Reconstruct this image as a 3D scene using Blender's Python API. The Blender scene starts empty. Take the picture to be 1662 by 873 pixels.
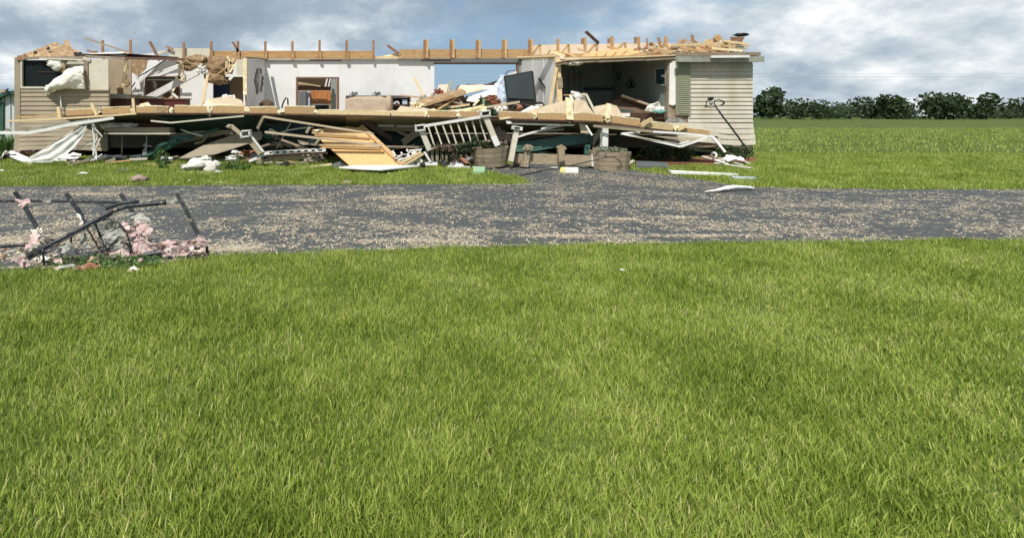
import bpy, bmesh, math, random
import numpy as np
from mathutils import Vector, Matrix, noise
from math import radians as R
random.seed(7)
S = bpy.context.scene
# ------------------------------------------------------------------ camera
F = 867.0; CX = 600.0; HY = 188.0; EH = 1.6
cd = bpy.data.cameras.new('camera'); cam = bpy.data.objects.new('camera', cd); S.collection.objects.link(cam)
cam.location = (0, 0, EH); cam.rotation_euler = (R(90), 0, 0)
cd.sensor_width = 36; cd.lens = F / 1662 * 36
cd.shift_x = (831 - CX) / 1662; cd.shift_y = -(436.5 - HY) / 1662
cd.clip_start = .05; cd.clip_end = 3000
S.camera = cam
# ------------------------------------------------------------------ sky and sun
SUN = Vector((-.26, -.62, 1.05)).normalized()
el = math.asin(SUN.z); az = math.atan2(SUN.x, SUN.y)
w = bpy.data.worlds.new('World'); S.world = w; w.use_nodes = True
nt = w.node_tree; N = nt.nodes; L = nt.links
for n in list(N): N.remove(n)
out = N.new('ShaderNodeOutputWorld'); bg = N.new('ShaderNodeBackground'); bg.inputs[1].default_value = .1
sky = N.new('ShaderNodeTexSky'); sky.sky_type = 'NISHITA'; sky.sun_disc = False
sky.sun_elevation = el; sky.sun_rotation = az; sky.air_density = 1.0; sky.dust_density = .6; sky.ozone_density = 1.2
tc = N.new('ShaderNodeTexCoord'); sep = N.new('ShaderNodeSeparateXYZ'); L.new(tc.outputs['Generated'], sep.inputs[0])
def M(op, a, b=None, c=None, tree=None):
    m = (tree or nt).nodes.new('ShaderNodeMath'); m.operation = op
    for i, v in enumerate((a, b, c)):
        if v is None: continue
        if isinstance(v, (int, float)): m.inputs[i].default_value = v
        else: (tree or nt).links.new(v, m.inputs[i])
    return m.outputs[0]
den = M('ADD', M('MAXIMUM', sep.outputs[2], 0.0), .42)
cmb = N.new('ShaderNodeCombineXYZ')
L.new(M('DIVIDE', sep.outputs[0], den), cmb.inputs[0]); L.new(M('DIVIDE', sep.outputs[1], den), cmb.inputs[1]); cmb.inputs[2].default_value = 1.7
def wnoise(scale, detail, off, rough=.55):
    mp = N.new('ShaderNodeMapping'); mp.inputs['Location'].default_value = off; L.new(cmb.outputs[0], mp.inputs[0])
    n = N.new('ShaderNodeTexNoise'); n.inputs['Scale'].default_value = scale; n.inputs['Detail'].default_value = detail
    n.inputs['Roughness'].default_value = rough; L.new(mp.outputs[0], n.inputs[0]); return n.outputs[0]
def wramp(src, stops):
    r = N.new('ShaderNodeValToRGB'); L.new(src, r.inputs[0])
    while len(r.color_ramp.elements) < len(stops): r.color_ramp.elements.new(.5)
    for e, (p, c) in zip(r.color_ramp.elements, stops):
        e.position = p; e.color = (*c, 1) if len(c) == 3 else c
    return r.outputs[0]
cover = wramp(wnoise(.85, 9, (6.3, 4.2, 0), .6), [(.39, (0, 0, 0)), (.50, (1, 1, 1))])
tone = wramp(wnoise(1.7, 8, (8.4, 5.2, 2), .58), [(.38, (2.6, 3.4, 4.2)), (.48, (3.6, 4.4, 5.2)), (.55, (5.8, 6.5, 7.0)), (.62, (9.4, 9.5, 9.5))])
mx = N.new('ShaderNodeMix'); mx.data_type = 'RGBA'
lowf = M('SUBTRACT', 1.0, M('MINIMUM', M('MULTIPLY', M('MAXIMUM', sep.outputs[2], 0.0), 2.2), 1.0))
mb_ = N.new('ShaderNodeMix'); mb_.data_type = 'RGBA'; L.new(M('MULTIPLY', lowf, .8), mb_.inputs[0]); L.new(sky.outputs[0], mb_.inputs[6]); mb_.inputs[7].default_value = (1.9, 3.4, 5.2, 1)
L.new(cover, mx.inputs[0]); L.new(mb_.outputs[2], mx.inputs[6]); L.new(tone, mx.inputs[7])
L.new(mx.outputs[2], bg.inputs[0]); L.new(bg.outputs[0], out.inputs[0])
sd = bpy.data.lights.new('sun', 'SUN'); sd.energy = 4.6; sd.angle = R(.53); sd.color = (1, .96, .9)
so = bpy.data.objects.new('sun', sd); S.collection.objects.link(so)
so.rotation_euler = SUN.to_track_quat('Z', 'Y').to_euler(); so.location = (-5, -8, 20)
S.view_settings.view_transform = 'Standard'; S.view_settings.look = 'None'
S.view_settings.exposure = 0.15; S.view_settings.gamma = 1
S.cycles.use_denoising = True; S.cycles.max_bounces = 6; S.cycles.diffuse_bounces = 3; S.cycles.transparent_max_bounces = 8

# ------------------------------------------------------------------ places
def gz(y): return .2 * min(1, max(0, (y - 12) / 5))
def P(px, py, D): return Vector(((px - CX) / F * D, D, EH - (py - HY) / F * D))
def G(px, py, dz=0):
    D = 10.
    for _ in range(30): D = F * (EH - gz(D)) / (py - HY)
    return Vector(((px - CX) / F * D, D, gz(D) + dz))
def XP(px, D): return (px - CX) / F * D
def ZP(py, D): return EH - (py - HY) / F * D

# ------------------------------------------------------------------ materials
def mat(name, c1, c2=None, ns=3., rough=.8, bump=.25, bs=None, st=(1, 1, 1), c3=None, c3amt=(.55, .7), c3s=1.2, var=.12, metal=0., spec=.3, trans=0., detail=6, c3st=(1,1,1)):
    m = bpy.data.materials.new(name); m.use_nodes = True
    t = m.node_tree; n = t.nodes; l = t.links; b = n['Principled BSDF']
    c2 = c2 or tuple(x * .75 for x in c1)
    co = n.new('ShaderNodeNewGeometry')
    def nz(scale, d, stv):
        mp = n.new('ShaderNodeMapping'); mp.inputs['Scale'].default_value = stv; l.new(co.outputs['Position'], mp.inputs[0])
        x = n.new('ShaderNodeTexNoise'); x.inputs['Scale'].default_value = scale; x.inputs['Detail'].default_value = d; x.inputs['Roughness'].default_value = .62
        l.new(mp.outputs[0], x.inputs[0]); return x.outputs[0]
    a = nz(ns, detail, st)
    r = n.new('ShaderNodeValToRGB'); l.new(a, r.inputs[0])
    r.color_ramp.elements[0].position = .32; r.color_ramp.elements[1].position = .68
    r.color_ramp.elements[0].color = (*c2, 1); r.color_ramp.elements[1].color = (*c1, 1)
    col = r.outputs[0]
    if c3:
        q = n.new('ShaderNodeMapRange'); q.inputs[1].default_value = c3amt[0]; q.inputs[2].default_value = c3amt[1]; l.new(nz(c3s, 8, c3st), q.inputs[0])
        x = n.new('ShaderNodeMix'); x.data_type = 'RGBA'; l.new(q.outputs[0], x.inputs[0]); l.new(col, x.inputs[6]); x.inputs[7].default_value = (*c3, 1); col = x.outputs[2]
    if var:
        oi = n.new('ShaderNodeObjectInfo'); v = M('MULTIPLY_ADD', oi.outputs['Random'], 2 * var, 1 - var, t)
        h = n.new('ShaderNodeHueSaturation'); l.new(v, h.inputs['Value']); l.new(col, h.inputs['Color']); col = h.outputs[0]
    l.new(col, b.inputs['Base Color']); b.inputs['Roughness'].default_value = rough; b.inputs['Metallic'].default_value = metal
    b.inputs['Specular IOR Level'].default_value = spec
    if bump:
        bn = n.new('ShaderNodeBump'); bn.inputs['Strength'].default_value = bump; bn.inputs['Distance'].default_value = .02
        l.new(nz(bs or ns * 3, 5, st), bn.inputs['Height']); l.new(bn.outputs[0], b.inputs['Normal'])
    if trans:
        tr = n.new('ShaderNodeBsdfTranslucent'); l.new(col, tr.inputs[0]); ms = n.new('ShaderNodeMixShader'); ms.inputs[0].default_value = trans
        l.new(b.outputs[0], ms.inputs[1]); l.new(tr.outputs[0], ms.inputs[2]); l.new(ms.outputs[0], n['Material Output'].inputs[0])
    return m
K = {}
K['pine'] = mat('pine', (.56, .38, .19), (.40, .25, .11), 9, c3=(.30, .17, .07), c3amt=(.58, .75), c3s=4, var=.16, st=(.4, 1, 2))
K['pale_pine'] = mat('pale_pine', (.68, .53, .32), (.54, .40, .21), 9, c3=(.42, .28, .13), c3amt=(.6, .8), c3s=4, var=.14)
K['red_pine'] = mat('red_pine', (.36, .20, .11), (.23, .12, .07), 8, c3=(.5, .33, .18), c3amt=(.55, .75), c3s=5, var=.25)
K['beam_pine'] = mat('beam_pine', (.50, .31, .14), (.37, .21, .085), 5, st=(.3, 1, 3), c3=(.22, .12, .05), c3amt=(.63, .75), c3s=3, var=.1)
K['grey_wood'] = mat('grey_wood', (.36, .29, .21), (.22, .17, .12), 7, c3=(.14, .10, .07), c3amt=(.55, .75), c3s=3, var=.15, st=(.4, 1, 2))
K['dark_wood'] = mat('dark_wood', (.10, .055, .035), (.05, .028, .02), 7, var=.15, rough=.5)
K['osb'] = mat('osb', (.54, .37, .19), (.36, .22, .10), 22, c3=(.30, .16, .06), c3amt=(.60, .70), c3s=9, var=.08, bump=.4)
K['osb_light'] = mat('osb_light', (.70, .43, .19), (.58, .33, .13), 24, c3=(.72, .50, .26), c3amt=(.5, .7), c3s=18, var=.04, bump=.4)
K['osb_old'] = mat('osb_old', (.36, .24, .13), (.24, .15, .08), 16, c3=(.46, .33, .19), c3amt=(.5, .62), c3s=6, var=.08, bump=.4)
K['foam'] = mat('foam', (.84, .74, .49), (.66, .53, .28), 10, bump=.8, c3=(.9, .85, .65), c3amt=(.5, .65), c3s=5, var=.06)
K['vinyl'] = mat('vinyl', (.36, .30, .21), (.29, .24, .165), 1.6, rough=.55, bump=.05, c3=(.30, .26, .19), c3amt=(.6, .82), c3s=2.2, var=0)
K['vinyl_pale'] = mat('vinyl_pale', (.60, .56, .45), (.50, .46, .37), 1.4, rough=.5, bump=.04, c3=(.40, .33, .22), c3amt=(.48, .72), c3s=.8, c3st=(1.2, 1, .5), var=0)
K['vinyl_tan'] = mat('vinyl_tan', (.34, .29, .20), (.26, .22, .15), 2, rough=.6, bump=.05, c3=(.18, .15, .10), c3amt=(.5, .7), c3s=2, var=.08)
K['vinyl_shade'] = mat('vinyl_shaded', (.13, .115, .08), (.09, .08, .055), 2, rough=.6, bump=.05, var=.0)  # tan siding darkened: shade under the fallen wall put into its colour
K['white'] = mat('white_paint', (.78, .77, .73), (.66, .64, .59), 3, rough=.6, bump=.08, c3=(.45, .40, .32), c3amt=(.60, .78), c3s=4, var=.05)
K['white_panel'] = mat('white_panel', (.76, .76, .74), (.66, .66, .62), 1.2, rough=.7, bump=.05, c3=(.55, .52, .45), c3amt=(.64, .76), c3s=9, var=.02)
K['cream'] = mat('cream_panel', (.62, .58, .47), (.52, .48, .38), 3, rough=.9, bump=.08, c3=(.40, .34, .24), c3amt=(.60, .8), c3s=5, var=.05)
K['drywall'] = mat('drywall_back', (.56, .46, .33), (.46, .37, .25), 2.5, rough=.9, bump=.08, c3=(.38, .29, .18), c3amt=(.58, .8), c3s=4, var=.08)
K['peach'] = mat('peach_drywall', (.72, .57, .43), (.60, .47, .34), 3, rough=.9, bump=.05, var=.06)
K['brown_panel'] = mat('brown_panel', (.42, .33, .22), (.34, .26, .17), 2.5, rough=.9, bump=.1, c3=(.22, .16, .10), c3amt=(.6, .75), c3s=3, var=0)
K['green_wall'] = mat('green_wall', (.27, .31, .285), (.23, .265, .245), 2, rough=.8, bump=.05, var=0)
K['batt'] = mat('fibreglass_batt', (.36, .25, .14), (.20, .13, .07), 14, st=(.5, 1, 2.4), rough=1, bump=1., c3=(.55, .43, .28), c3amt=(.55, .7), c3s=5, var=.1)
K['fluff'] = mat('white_fluff', (.90, .88, .80), (.80, .77, .66), 9, rough=1, bump=.9, c3=(.60, .52, .36), c3amt=(.60, .8), c3s=4, var=.05, trans=.15)
K['pink'] = mat('pink_insulation', (.82, .62, .60), (.62, .40, .39), 22, rough=1, bump=1., c3=(.80, .68, .58), c3amt=(.48, .62), c3s=12, var=.1, trans=.1)
K['film'] = mat('torn_plastic', (.58, .58, .52), (.40, .40, .35), 16, rough=.35, bump=.5, c3=(.30, .26, .20), c3amt=(.55, .7), c3s=11, var=.15, trans=.3, spec=.6)
K['black'] = mat('black_metal', (.020, .025, .029), (.012, .014, .016), 8, rough=.45, bump=.3, c3=(.24, .19, .13), c3amt=(.58, .66), c3s=16, var=.1, spec=.6)
K['dark'] = mat('dark_stuff', (.03, .03, .03), (.018, .018, .018), 4, rough=.6, var=.2)
K['screen'] = mat('tv_screen', (.045, .058, .060), (.04, .05, .053), 2, rough=.35, bump=0, var=0)
K['glass'] = mat('dark_glass', (.012, .018, .018), (.007, .011, .011), 2, rough=.5, bump=.02, var=0, spec=.15)
K['trim_green'] = mat('trim_green', (.05, .115, .085), (.03, .08, .06), 2.5, rough=.4, bump=.05, c3=(.10, .16, .12), c3amt=(.6, .75), c3s=3, var=.1)
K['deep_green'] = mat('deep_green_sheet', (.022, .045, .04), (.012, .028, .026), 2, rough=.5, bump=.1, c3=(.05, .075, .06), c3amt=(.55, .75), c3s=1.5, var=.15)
K['shutter'] = mat('shutter_green', (.25, .26, .175), (.21, .22, .145), 4, rough=.5, bump=.04, var=0)
K['fascia'] = mat('grey_fascia', (.33, .34, .28), (.20, .20, .16), 3, rough=.6, bump=.1, c3=(.12, .10, .08), c3amt=(.55, .7), c3s=4, var=.05)
K['maroon'] = mat('maroon_wood', (.13, .03, .025), (.07, .018, .015), 4, rough=.35, bump=.05, var=.1)
K['redwood'] = mat('red_brown_board', (.34, .15, .09), (.24, .10, .06), 4, rough=.6, bump=.1, var=.1, st=(.3, 1, 1))
K['frame_brown'] = mat('frame_brown', (.20, .11, .08), (.14, .08, .06), 5, rough=.5, var=.05)
K['cabinet'] = mat('cabinet_wood', (.50, .22, .08), (.40, .16, .055), 5, rough=.4, var=.05, st=(1, 1, .3))
K['sofa'] = mat('sofa_fabric', (.42, .33, .24), (.36, .28, .20), 8, rough=.95, bump=.2, var=0)
K['brown_fabric'] = mat('brown_fabric', (.13, .085, .06), (.09, .06, .04), 6, rough=.95, var=.1)
K['cloth_blue'] = mat('pale_blue_cloth', (.60, .66, .74), (.38, .45, .55), 9, rough=.9, bump=.3, c3=(.35, .18, .16), c3amt=(.64, .72), c3s=6, var=0)
K['cloth_white'] = mat('white_cloth', (.82, .80, .75), (.70, .68, .62), 7, rough=.9, bump=.4, var=.05)
K['teal'] = mat('teal_plastic', (.12, .33, .30), None, 4, rough=.5, var=0)
K['navy'] = mat('navy_paint', (.02, .045, .11), (.012, .03, .07), 2, rough=.5, var=.05)
K['stone'] = mat('fieldstone', (.36, .29, .22), (.24, .18, .14), 7, rough=.95, bump=.6, var=.1)
K['pale_stone'] = mat('pale_stone', (.74, .71, .64), (.52, .48, .42), 7, rough=.95, bump=.6, var=.05)
K['tan_bag'] = mat('tan_sacking', (.47, .42, .33), (.30, .26, .20), 9, rough=.95, bump=.7, var=.05)
K['slate'] = mat('slate_piece', (.12, .13, .13), (.08, .09, .09), 5, rough=.7, var=.1)
K['planter'] = mat('planter_wood', (.38, .31, .21), (.25, .20, .135), 8, rough=.9, bump=.4, c3=(.15, .12, .08), c3amt=(.58, .72), c3s=5, var=.08, st=(.4, .4, 2.2))
K['soil'] = mat('soil', (.06, .04, .028), (.035, .025, .018), 12, rough=1, bump=.6, var=0)
K['mulch'] = mat('red_mulch', (.30, .13, .07), (.14, .06, .035), 20, rough=1, bump=1., c3=(.45, .30, .18), c3amt=(.6, .7), c3s=14, var=0)
K['leaf'] = mat('leaf_green', (.10, .19, .045), (.05, .11, .025), 5, rough=.5, bump=0, var=.2, trans=.3)
K['leaf_dark'] = mat('leaf_dark', (.06, .10, .035), (.035, .06, .025), 5, rough=.55, bump=0, var=.2, trans=.2)
K['leaf_grey'] = mat('leaf_grey', (.28, .32, .20), (.16, .20, .11), 9, rough=.6, bump=0, var=.1, trans=.2)
K['bark'] = mat('bark', (.14, .10, .07), (.08, .055, .04), 10, rough=.95, bump=.6)
K['lime'] = mat('lime_plastic', (.36, .55, .32), (.30, .46, .27), 3, rough=.4, var=0)
K['yellow'] = mat('yellow_print', (.80, .72, .28), (.70, .62, .2), 6, rough=.5, var=0)
K['shed_white'] = mat('shed_white', (.58, .60, .60), (.50, .52, .52), 2, rough=.6, bump=.04, var=0)
K['steel'] = mat('steel_grey', (.20, .21, .21), (.14, .15, .15), 4, rough=.5, metal=.3)
K['wire'] = mat('wire', (.45, .46, .46), None, 4, rough=.5, var=0)
K['shingle'] = mat('old_shingle', (.10, .09, .08), (.05, .045, .04), 14, rough=1, bump=.7, var=.1)

# ------------------------------------------------------------------ mesh kit
wloc = {}
def V(*a): return Vector(a)
class MB:
    def __init__(s): s.v = []; s.f = []
    def add(s, vs, fs):
        k = len(s.v); s.v += [Vector(x) for x in vs]; s.f += [tuple(i + k for i in f) for f in fs]; return s
    def box(s, c, d, rz=0, rx=0, ry=0):
        m = Matrix.Rotation(rz, 3, 'Z') @ Matrix.Rotation(rx, 3, 'X') @ Matrix.Rotation(ry, 3, 'Y'); c = Vector(c)
        vs = [c + m @ Vector((d[0] / 2 * x, d[1] / 2 * y, d[2] / 2 * z)) for x in (-1, 1) for y in (-1, 1) for z in (-1, 1)]
        return s.add(vs, [(0, 1, 3, 2), (4, 6, 7, 5), (0, 4, 5, 1), (2, 3, 7, 6), (0, 2, 6, 4), (1, 5, 7, 3)])
    def span(s, x0, x1, y0, y1, z0, z1): return s.box(((x0 + x1) / 2, (y0 + y1) / 2, (z0 + z1) / 2), (abs(x1 - x0), abs(y1 - y0), abs(z1 - z0)))
    def beam(s, a, b, w_, t, up=None, rag=0., bow=0., seg=1):
        a = Vector(a); b = Vector(b); d = (b - a).normalized(); ref = Vector((0, 1, 0)) if up is None else Vector(up)
        if abs(d.dot(ref)) > .98: ref = Vector((1, 0, 0))
        u = d.cross(ref).normalized(); v = u.cross(d).normalized()      # u: across (width), v: depth
        vs = []; fs = []
        for k in range(seg + 1):
            q = k / seg; c = a.lerp(b, q) + Vector((0, 0, -bow * 4 * q * (1 - q)))
            for (i, j) in ((-1, -1), (1, -1), (1, 1), (-1, 1)):
                o = c + u * (w_ / 2 * i) + v * (t / 2 * j)
                if k in (0, seg) and rag: o = o + d * random.uniform(-rag, rag)
                vs.append(o)
        for k in range(seg):
            for i in range(4): fs.append((k * 4 + i, k * 4 + (i + 1) % 4, k * 4 + 4 + (i + 1) % 4, k * 4 + 4 + i))
        fs += [(0, 3, 2, 1), tuple(seg * 4 + i for i in range(4))]
        return s.add(vs, fs)
    def poly(s, pts, t=.015, d=None):
        pts = [Vector(p) for p in pts]; n = Vector((0, 0, 0)); c = sum(pts, Vector()) / len(pts)
        for i in range(len(pts)): n += (pts[i] - c).cross(pts[(i + 1) % len(pts)] - c)
        n.normalize()
        if d is not None: n = Vector(d)
        elif n.y < 0: n = -n
        k = len(pts); vs = pts + [p + n * t for p in pts]
        return s.add(vs, [tuple(range(k)), tuple(range(2 * k - 1, k - 1, -1))] + [(i, (i + 1) % k, (i + 1) % k + k, i + k) for i in range(k)])
    def tube(s, pts, r, n=7):
        pts = [Vector(p) for p in pts]; rs = r if isinstance(r, (list, tuple)) else [r] * len(pts); vs = []; fs = []; u = None
        for i, p in enumerate(pts):
            d = (pts[min(i + 1, len(pts) - 1)] - pts[max(i - 1, 0)]).normalized()
            if u is None: u = d.cross(Vector((0, 0, 1)) if abs(d.z) < .9 else Vector((1, 0, 0))).normalized()
            u = (u - d * u.dot(d)).normalized(); v = d.cross(u)
            for k in range(n): a = 2 * math.pi * k / n; vs.append(p + (u * math.cos(a) + v * math.sin(a)) * rs[i])
        for i in range(len(pts) - 1):
            for k in range(n): fs.append((i * n + k, i * n + (k + 1) % n, i * n + n + (k + 1) % n, i * n + n + k))
        fs += [tuple(range(n - 1, -1, -1)), tuple(range(len(vs) - n, len(vs)))]
        return s.add(vs, fs)
    def grid(s, fn, nu, nv, t=0.):
        """fn(u,v)->point; a sheet with thickness t"""
        p = [[Vector(fn(i / nu, j / nv)) for j in range(nv + 1)] for i in range(nu + 1)]; W_ = nv + 1
        top = [q for r_ in p for q in r_]; fs = [(i * W_ + j, i * W_ + j + 1, (i + 1) * W_ + j + 1, (i + 1) * W_ + j) for i in range(nu) for j in range(nv)]
        if not t: return s.add(top, fs)
        nr = []
        for i in range(nu + 1):
            for j in range(nv + 1):
                a = p[min(i + 1, nu)][j] - p[max(i - 1, 0)][j]; b = p[i][min(j + 1, nv)] - p[i][max(j - 1, 0)]; c = a.cross(b)
                nr.append(c.normalized() if c.length > 1e-9 else Vector((0, 1, 0)))
        k = len(top); bot = [q - n_ * t for q, n_ in zip(top, nr)]
        ring = [i * W_ for i in range(nu)] + [nu * W_ + j for j in range(nv)] + [i * W_ + nv for i in range(nu, 0, -1)] + [j for j in range(nv, 0, -1)]
        fs += [tuple(x + k for x in reversed(f)) for f in fs] + [(ring[i], ring[(i + 1) % len(ring)], ring[(i + 1) % len(ring)] + k, ring[i] + k) for i in range(len(ring))]
        return s.add(top + bot, fs)
    def blob(s, c, d, amp=.15, freq=3., sub=3, rz=0., ry=0.):
        bm = bmesh.new(); bmesh.ops.create_icosphere(bm, subdivisions=sub, radius=1); c = Vector(c)
        m = Matrix.Rotation(rz, 3, 'Z') @ Matrix.Rotation(ry, 3, 'Y'); o = Vector((c.x * 3.1, c.y, c.z * 2.3))
        vs = [c + m @ Vector((v.co.x * d[0], v.co.y * d[1], v.co.z * d[2])) * (1 + amp * (noise.noise(v.co * freq + o) + .5 * noise.noise(v.co * freq * 2.7 + o)) * 1.6 + (.05 * noise.noise(v.co * freq * 9 + o) if sub > 3 else 0)) for v in bm.verts]
        fs = [tuple(v.index for v in f.verts) for f in bm.faces]; bm.free(); return s.add(vs, fs)
    def build(s, name, m, parent=None, smooth=False, bev=0.):
        me = bpy.data.meshes.new(name)
        lo = Vector((min(v.x for v in s.v), min(v.y for v in s.v), min(v.z for v in s.v))); hi = Vector((max(v.x for v in s.v), max(v.y for v in s.v), max(v.z for v in s.v)))
        o0 = Vector(((lo.x + hi.x) / 2, (lo.y + hi.y) / 2, lo.z))
        me.from_pydata([v - o0 for v in s.v], [], s.f); bm = bmesh.new(); bm.from_mesh(me)
        if len(bm.faces) < 60000: bmesh.ops.recalc_face_normals(bm, faces=bm.faces)
        if bev: bmesh.ops.bevel(bm, geom=list(bm.edges), offset=bev, segments=1, affect='EDGES', clamp_overlap=True)
        bm.to_mesh(me); bm.free()
        if smooth: me.polygons.foreach_set('use_smooth', [True] * len(me.polygons))
        me.materials.append(K[m] if isinstance(m, str) else m)
        o = bpy.data.objects.new(name, me); S.collection.objects.link(o); wloc[o.name] = o0.copy()
        if parent: o.parent = parent; o.location = o0 - wloc[parent.name]
        else: o.location = o0
        return o
def tag(o, label, cat, group=None):
    o['label'] = label; o['category'] = cat
    if group: o['group'] = group
    return o
def thing(name, label, cat, loc, group=None):
    o = bpy.data.objects.new(name, None); S.collection.objects.link(o); o.location = Vector(loc); o.empty_display_size = .2; wloc[o.name] = Vector(loc)
    return tag(o, label, cat, group)
def struct(mb, name, m, smooth=False):
    o = mb.build(name, m, None, smooth); o['kind'] = 'structure'; return o
def stuff(o, label=None, cat=None):
    o['kind'] = 'stuff'
    if label: o['label'] = label; o['category'] = cat
    return o
def solo(mb, name, m, label, cat, group=None, smooth=False, bev=0.): return tag(mb.build(name, m, None, smooth, bev), label, cat, group)
def board(a, b, w_, t=.038, name='board', m='pine', label=None, cat='board', group=None, parent=None, **k):
    mb = MB().beam(P(*a), P(*b), w_, t, **k)
    o = mb.build(name, m, parent)
    if label: tag(o, label, cat, group)
    return o
def nz3(p, s=1.): return Vector((noise.noise(p * s), noise.noise(p * s + Vector((31, 7, 3))), noise.noise(p * s + Vector((5, 41, 17)))))
def rag(path, width, amp, nu=26, nv=8, t=.006, seed=0., f=5., side=(0, 0, 1), folds=0, fd=(0, 1, 0)):
    """crumpled strip along a path of points; widths interpolated"""
    pts = [Vector(p) for p in path]; wd = width if isinstance(width, (list, tuple)) else [width] * len(pts); sd_ = Vector(side); mb = MB()
    def fn(u, v):
        x = u * (len(pts) - 1); i = min(int(x), len(pts) - 2); q = x - i
        c = pts[i].lerp(pts[i + 1], q); ww = wd[i] * (1 - q) + wd[i + 1] * q
        p = c + sd_ * (v - .5) * ww
        if folds: p = p + Vector(fd) * ww * .035 * math.sin(v * folds * 6.28 + 1.2 * math.sin(u * 5 + seed)) * (.5 + .5 * math.sin(u * 3.1 + .3))
        return p + nz3(p + Vector((seed, 0, 0)), f) * amp + nz3(p + Vector((seed, 9, 0)), f * 2.6) * amp * .45
    return mb.grid(fn, nu, nv, t)

# ================================================================== GROUND
rs = np.random.RandomState(3)
def lawn_material():
    m = bpy.data.materials.new('lawn_soil'); m.use_nodes = True; t = m.node_tree; n = t.nodes; l = t.links; b = n['Principled BSDF']
    co = n.new('ShaderNodeNewGeometry')
    a = n.new('ShaderNodeTexNoise'); a.inputs['Scale'].default_value = .35; a.inputs['Detail'].default_value = 9; a.inputs['Roughness'].default_value = .7; l.new(co.outputs['Position'], a.inputs[0])
    r = n.new('ShaderNodeValToRGB'); l.new(a.outputs[0], r.inputs[0])
    r.color_ramp.elements[0].position = .35; r.color_ramp.elements[0].color = (.05, .075, .02, 1); r.color_ramp.elements[1].position = .7; r.color_ramp.elements[1].color = (.12, .16, .04, 1)
    l.new(r.outputs[0], b.inputs['Base Color']); b.inputs['Roughness'].default_value = 1; b.inputs['Specular IOR Level'].default_value = .1
    return m
K['lawn_soil'] = lawn_material()
g = MB(); xs = [-1500, -200, -60, -20, 0, 20, 60, 200, 1500]; ys = [-40, 5, 12, 13, 14, 15, 16, 17, 30, 60, 200, 2500]
for y in ys:
    for x in xs: g.v.append(V(x, y, gz(y)))
for j in range(len(ys) - 1):
    for i in range(len(xs) - 1): k = j * len(xs) + i; g.f.append((k, k + 1, k + len(xs) + 1, k + len(xs)))
struct(g, 'ground', 'lawn_soil')
# asphalt drive
asp_px = [(-500, 446), (0, 437), (120, 437), (250, 430), (345, 417), (500, 411), (700, 404), (850, 401), (1000, 397), (1200, 395), (1662, 390), (2600, 386),
          (2600, 309), (1500, 308), (1300, 306), (1200, 303), (1150, 294), (1090, 285), (1030, 277), (990, 270), (900, 266), (770, 268), (752, 272), (775, 277), (805, 282), (840, 289), (862, 296), (850, 299), (400, 301), (0, 303), (-700, 305)]
asp = np.array([[*G(x, y).xy] for x, y in asp_px])
def inside(pts, poly):
    x, y = pts[:, 0], pts[:, 1]; r = np.zeros(len(x), bool); j = len(poly) - 1
    for i in range(len(poly)):
        xi, yi = poly[i]; xj, yj = poly[j]
        r ^= ((yi > y) != (yj > y)) & (x < (xj - xi) * (y - yi) / (yj - yi + 1e-12) + xi); j = i
    return r
def vgz(y): return .2 * np.clip((y - 12) / 5, 0, 1)
def asphalt_material():
    m = bpy.data.materials.new('asphalt'); m.use_nodes = True; t = m.node_tree; n = t.nodes; l = t.links; b = n['Principled BSDF']
    co = n.new('ShaderNodeNewGeometry')
    def nz(s, d, ro=.6, st=(1, 1, 1)):
        mp = n.new('ShaderNodeMapping'); mp.inputs['Scale'].default_value = st; l.new(co.outputs['Position'], mp.inputs[0])
        a = n.new('ShaderNodeTexNoise'); a.inputs['Scale'].default_value = s; a.inputs['Detail'].default_value = d; a.inputs['Roughness'].default_value = ro; l.new(mp.outputs[0], a.inputs[0]); return a.outputs[0]
    r = n.new('ShaderNodeValToRGB'); l.new(nz(60, 4), r.inputs[0])
    r.color_ramp.elements[0].position = .3; r.color_ramp.elements[0].color = (.034, .038, .038, 1); r.color_ramp.elements[1].position = .75; r.color_ramp.elements[1].color = (.085, .092, .090, 1)
    big = nz(.6, 4, .6, (.7, 1.3, 1)); fine = nz(26, 3, .7, (.7, 1.0, 1)); mid = nz(5.5, 5, .7, (.75, 1.1, 1))
    q = M('ADD', M('ADD', M('MULTIPLY', big, 1.7, None, t), M('MULTIPLY', mid, .9, None, t), None, t), M('MULTIPLY', fine, 1.5, None, t), None, t)
    mr = n.new('ShaderNodeMapRange'); mr.inputs[1].default_value = 2.36; mr.inputs[2].default_value = 2.46; l.new(q, mr.inputs[0])
    r2 = n.new('ShaderNodeValToRGB'); l.new(nz(30, 3), r2.inputs[0]); r2.color_ramp.elements[0].position = .35; r2.color_ramp.elements[0].color = (.26, .22, .14, 1); r2.color_ramp.elements[1].position = .62; r2.color_ramp.elements[1].color = (.58, .51, .35, 1)
    x = n.new('ShaderNodeMix'); x.data_type = 'RGBA'; l.new(mr.outputs[0], x.inputs[0]); l.new(r.outputs[0], x.inputs[6]); l.new(r2.outputs[0], x.inputs[7])
    l.new(x.outputs[2], b.inputs['Base Color']); b.inputs['Roughness'].default_value = .85
    bn = n.new('ShaderNodeBump'); bn.inputs['Strength'].default_value = .5; bn.inputs['Distance'].default_value = .01; l.new(nz(90, 3), bn.inputs['Height']); l.new(bn.outputs[0], b.inputs['Normal'])
    return m
K['asphalt'] = asphalt_material()
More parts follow.
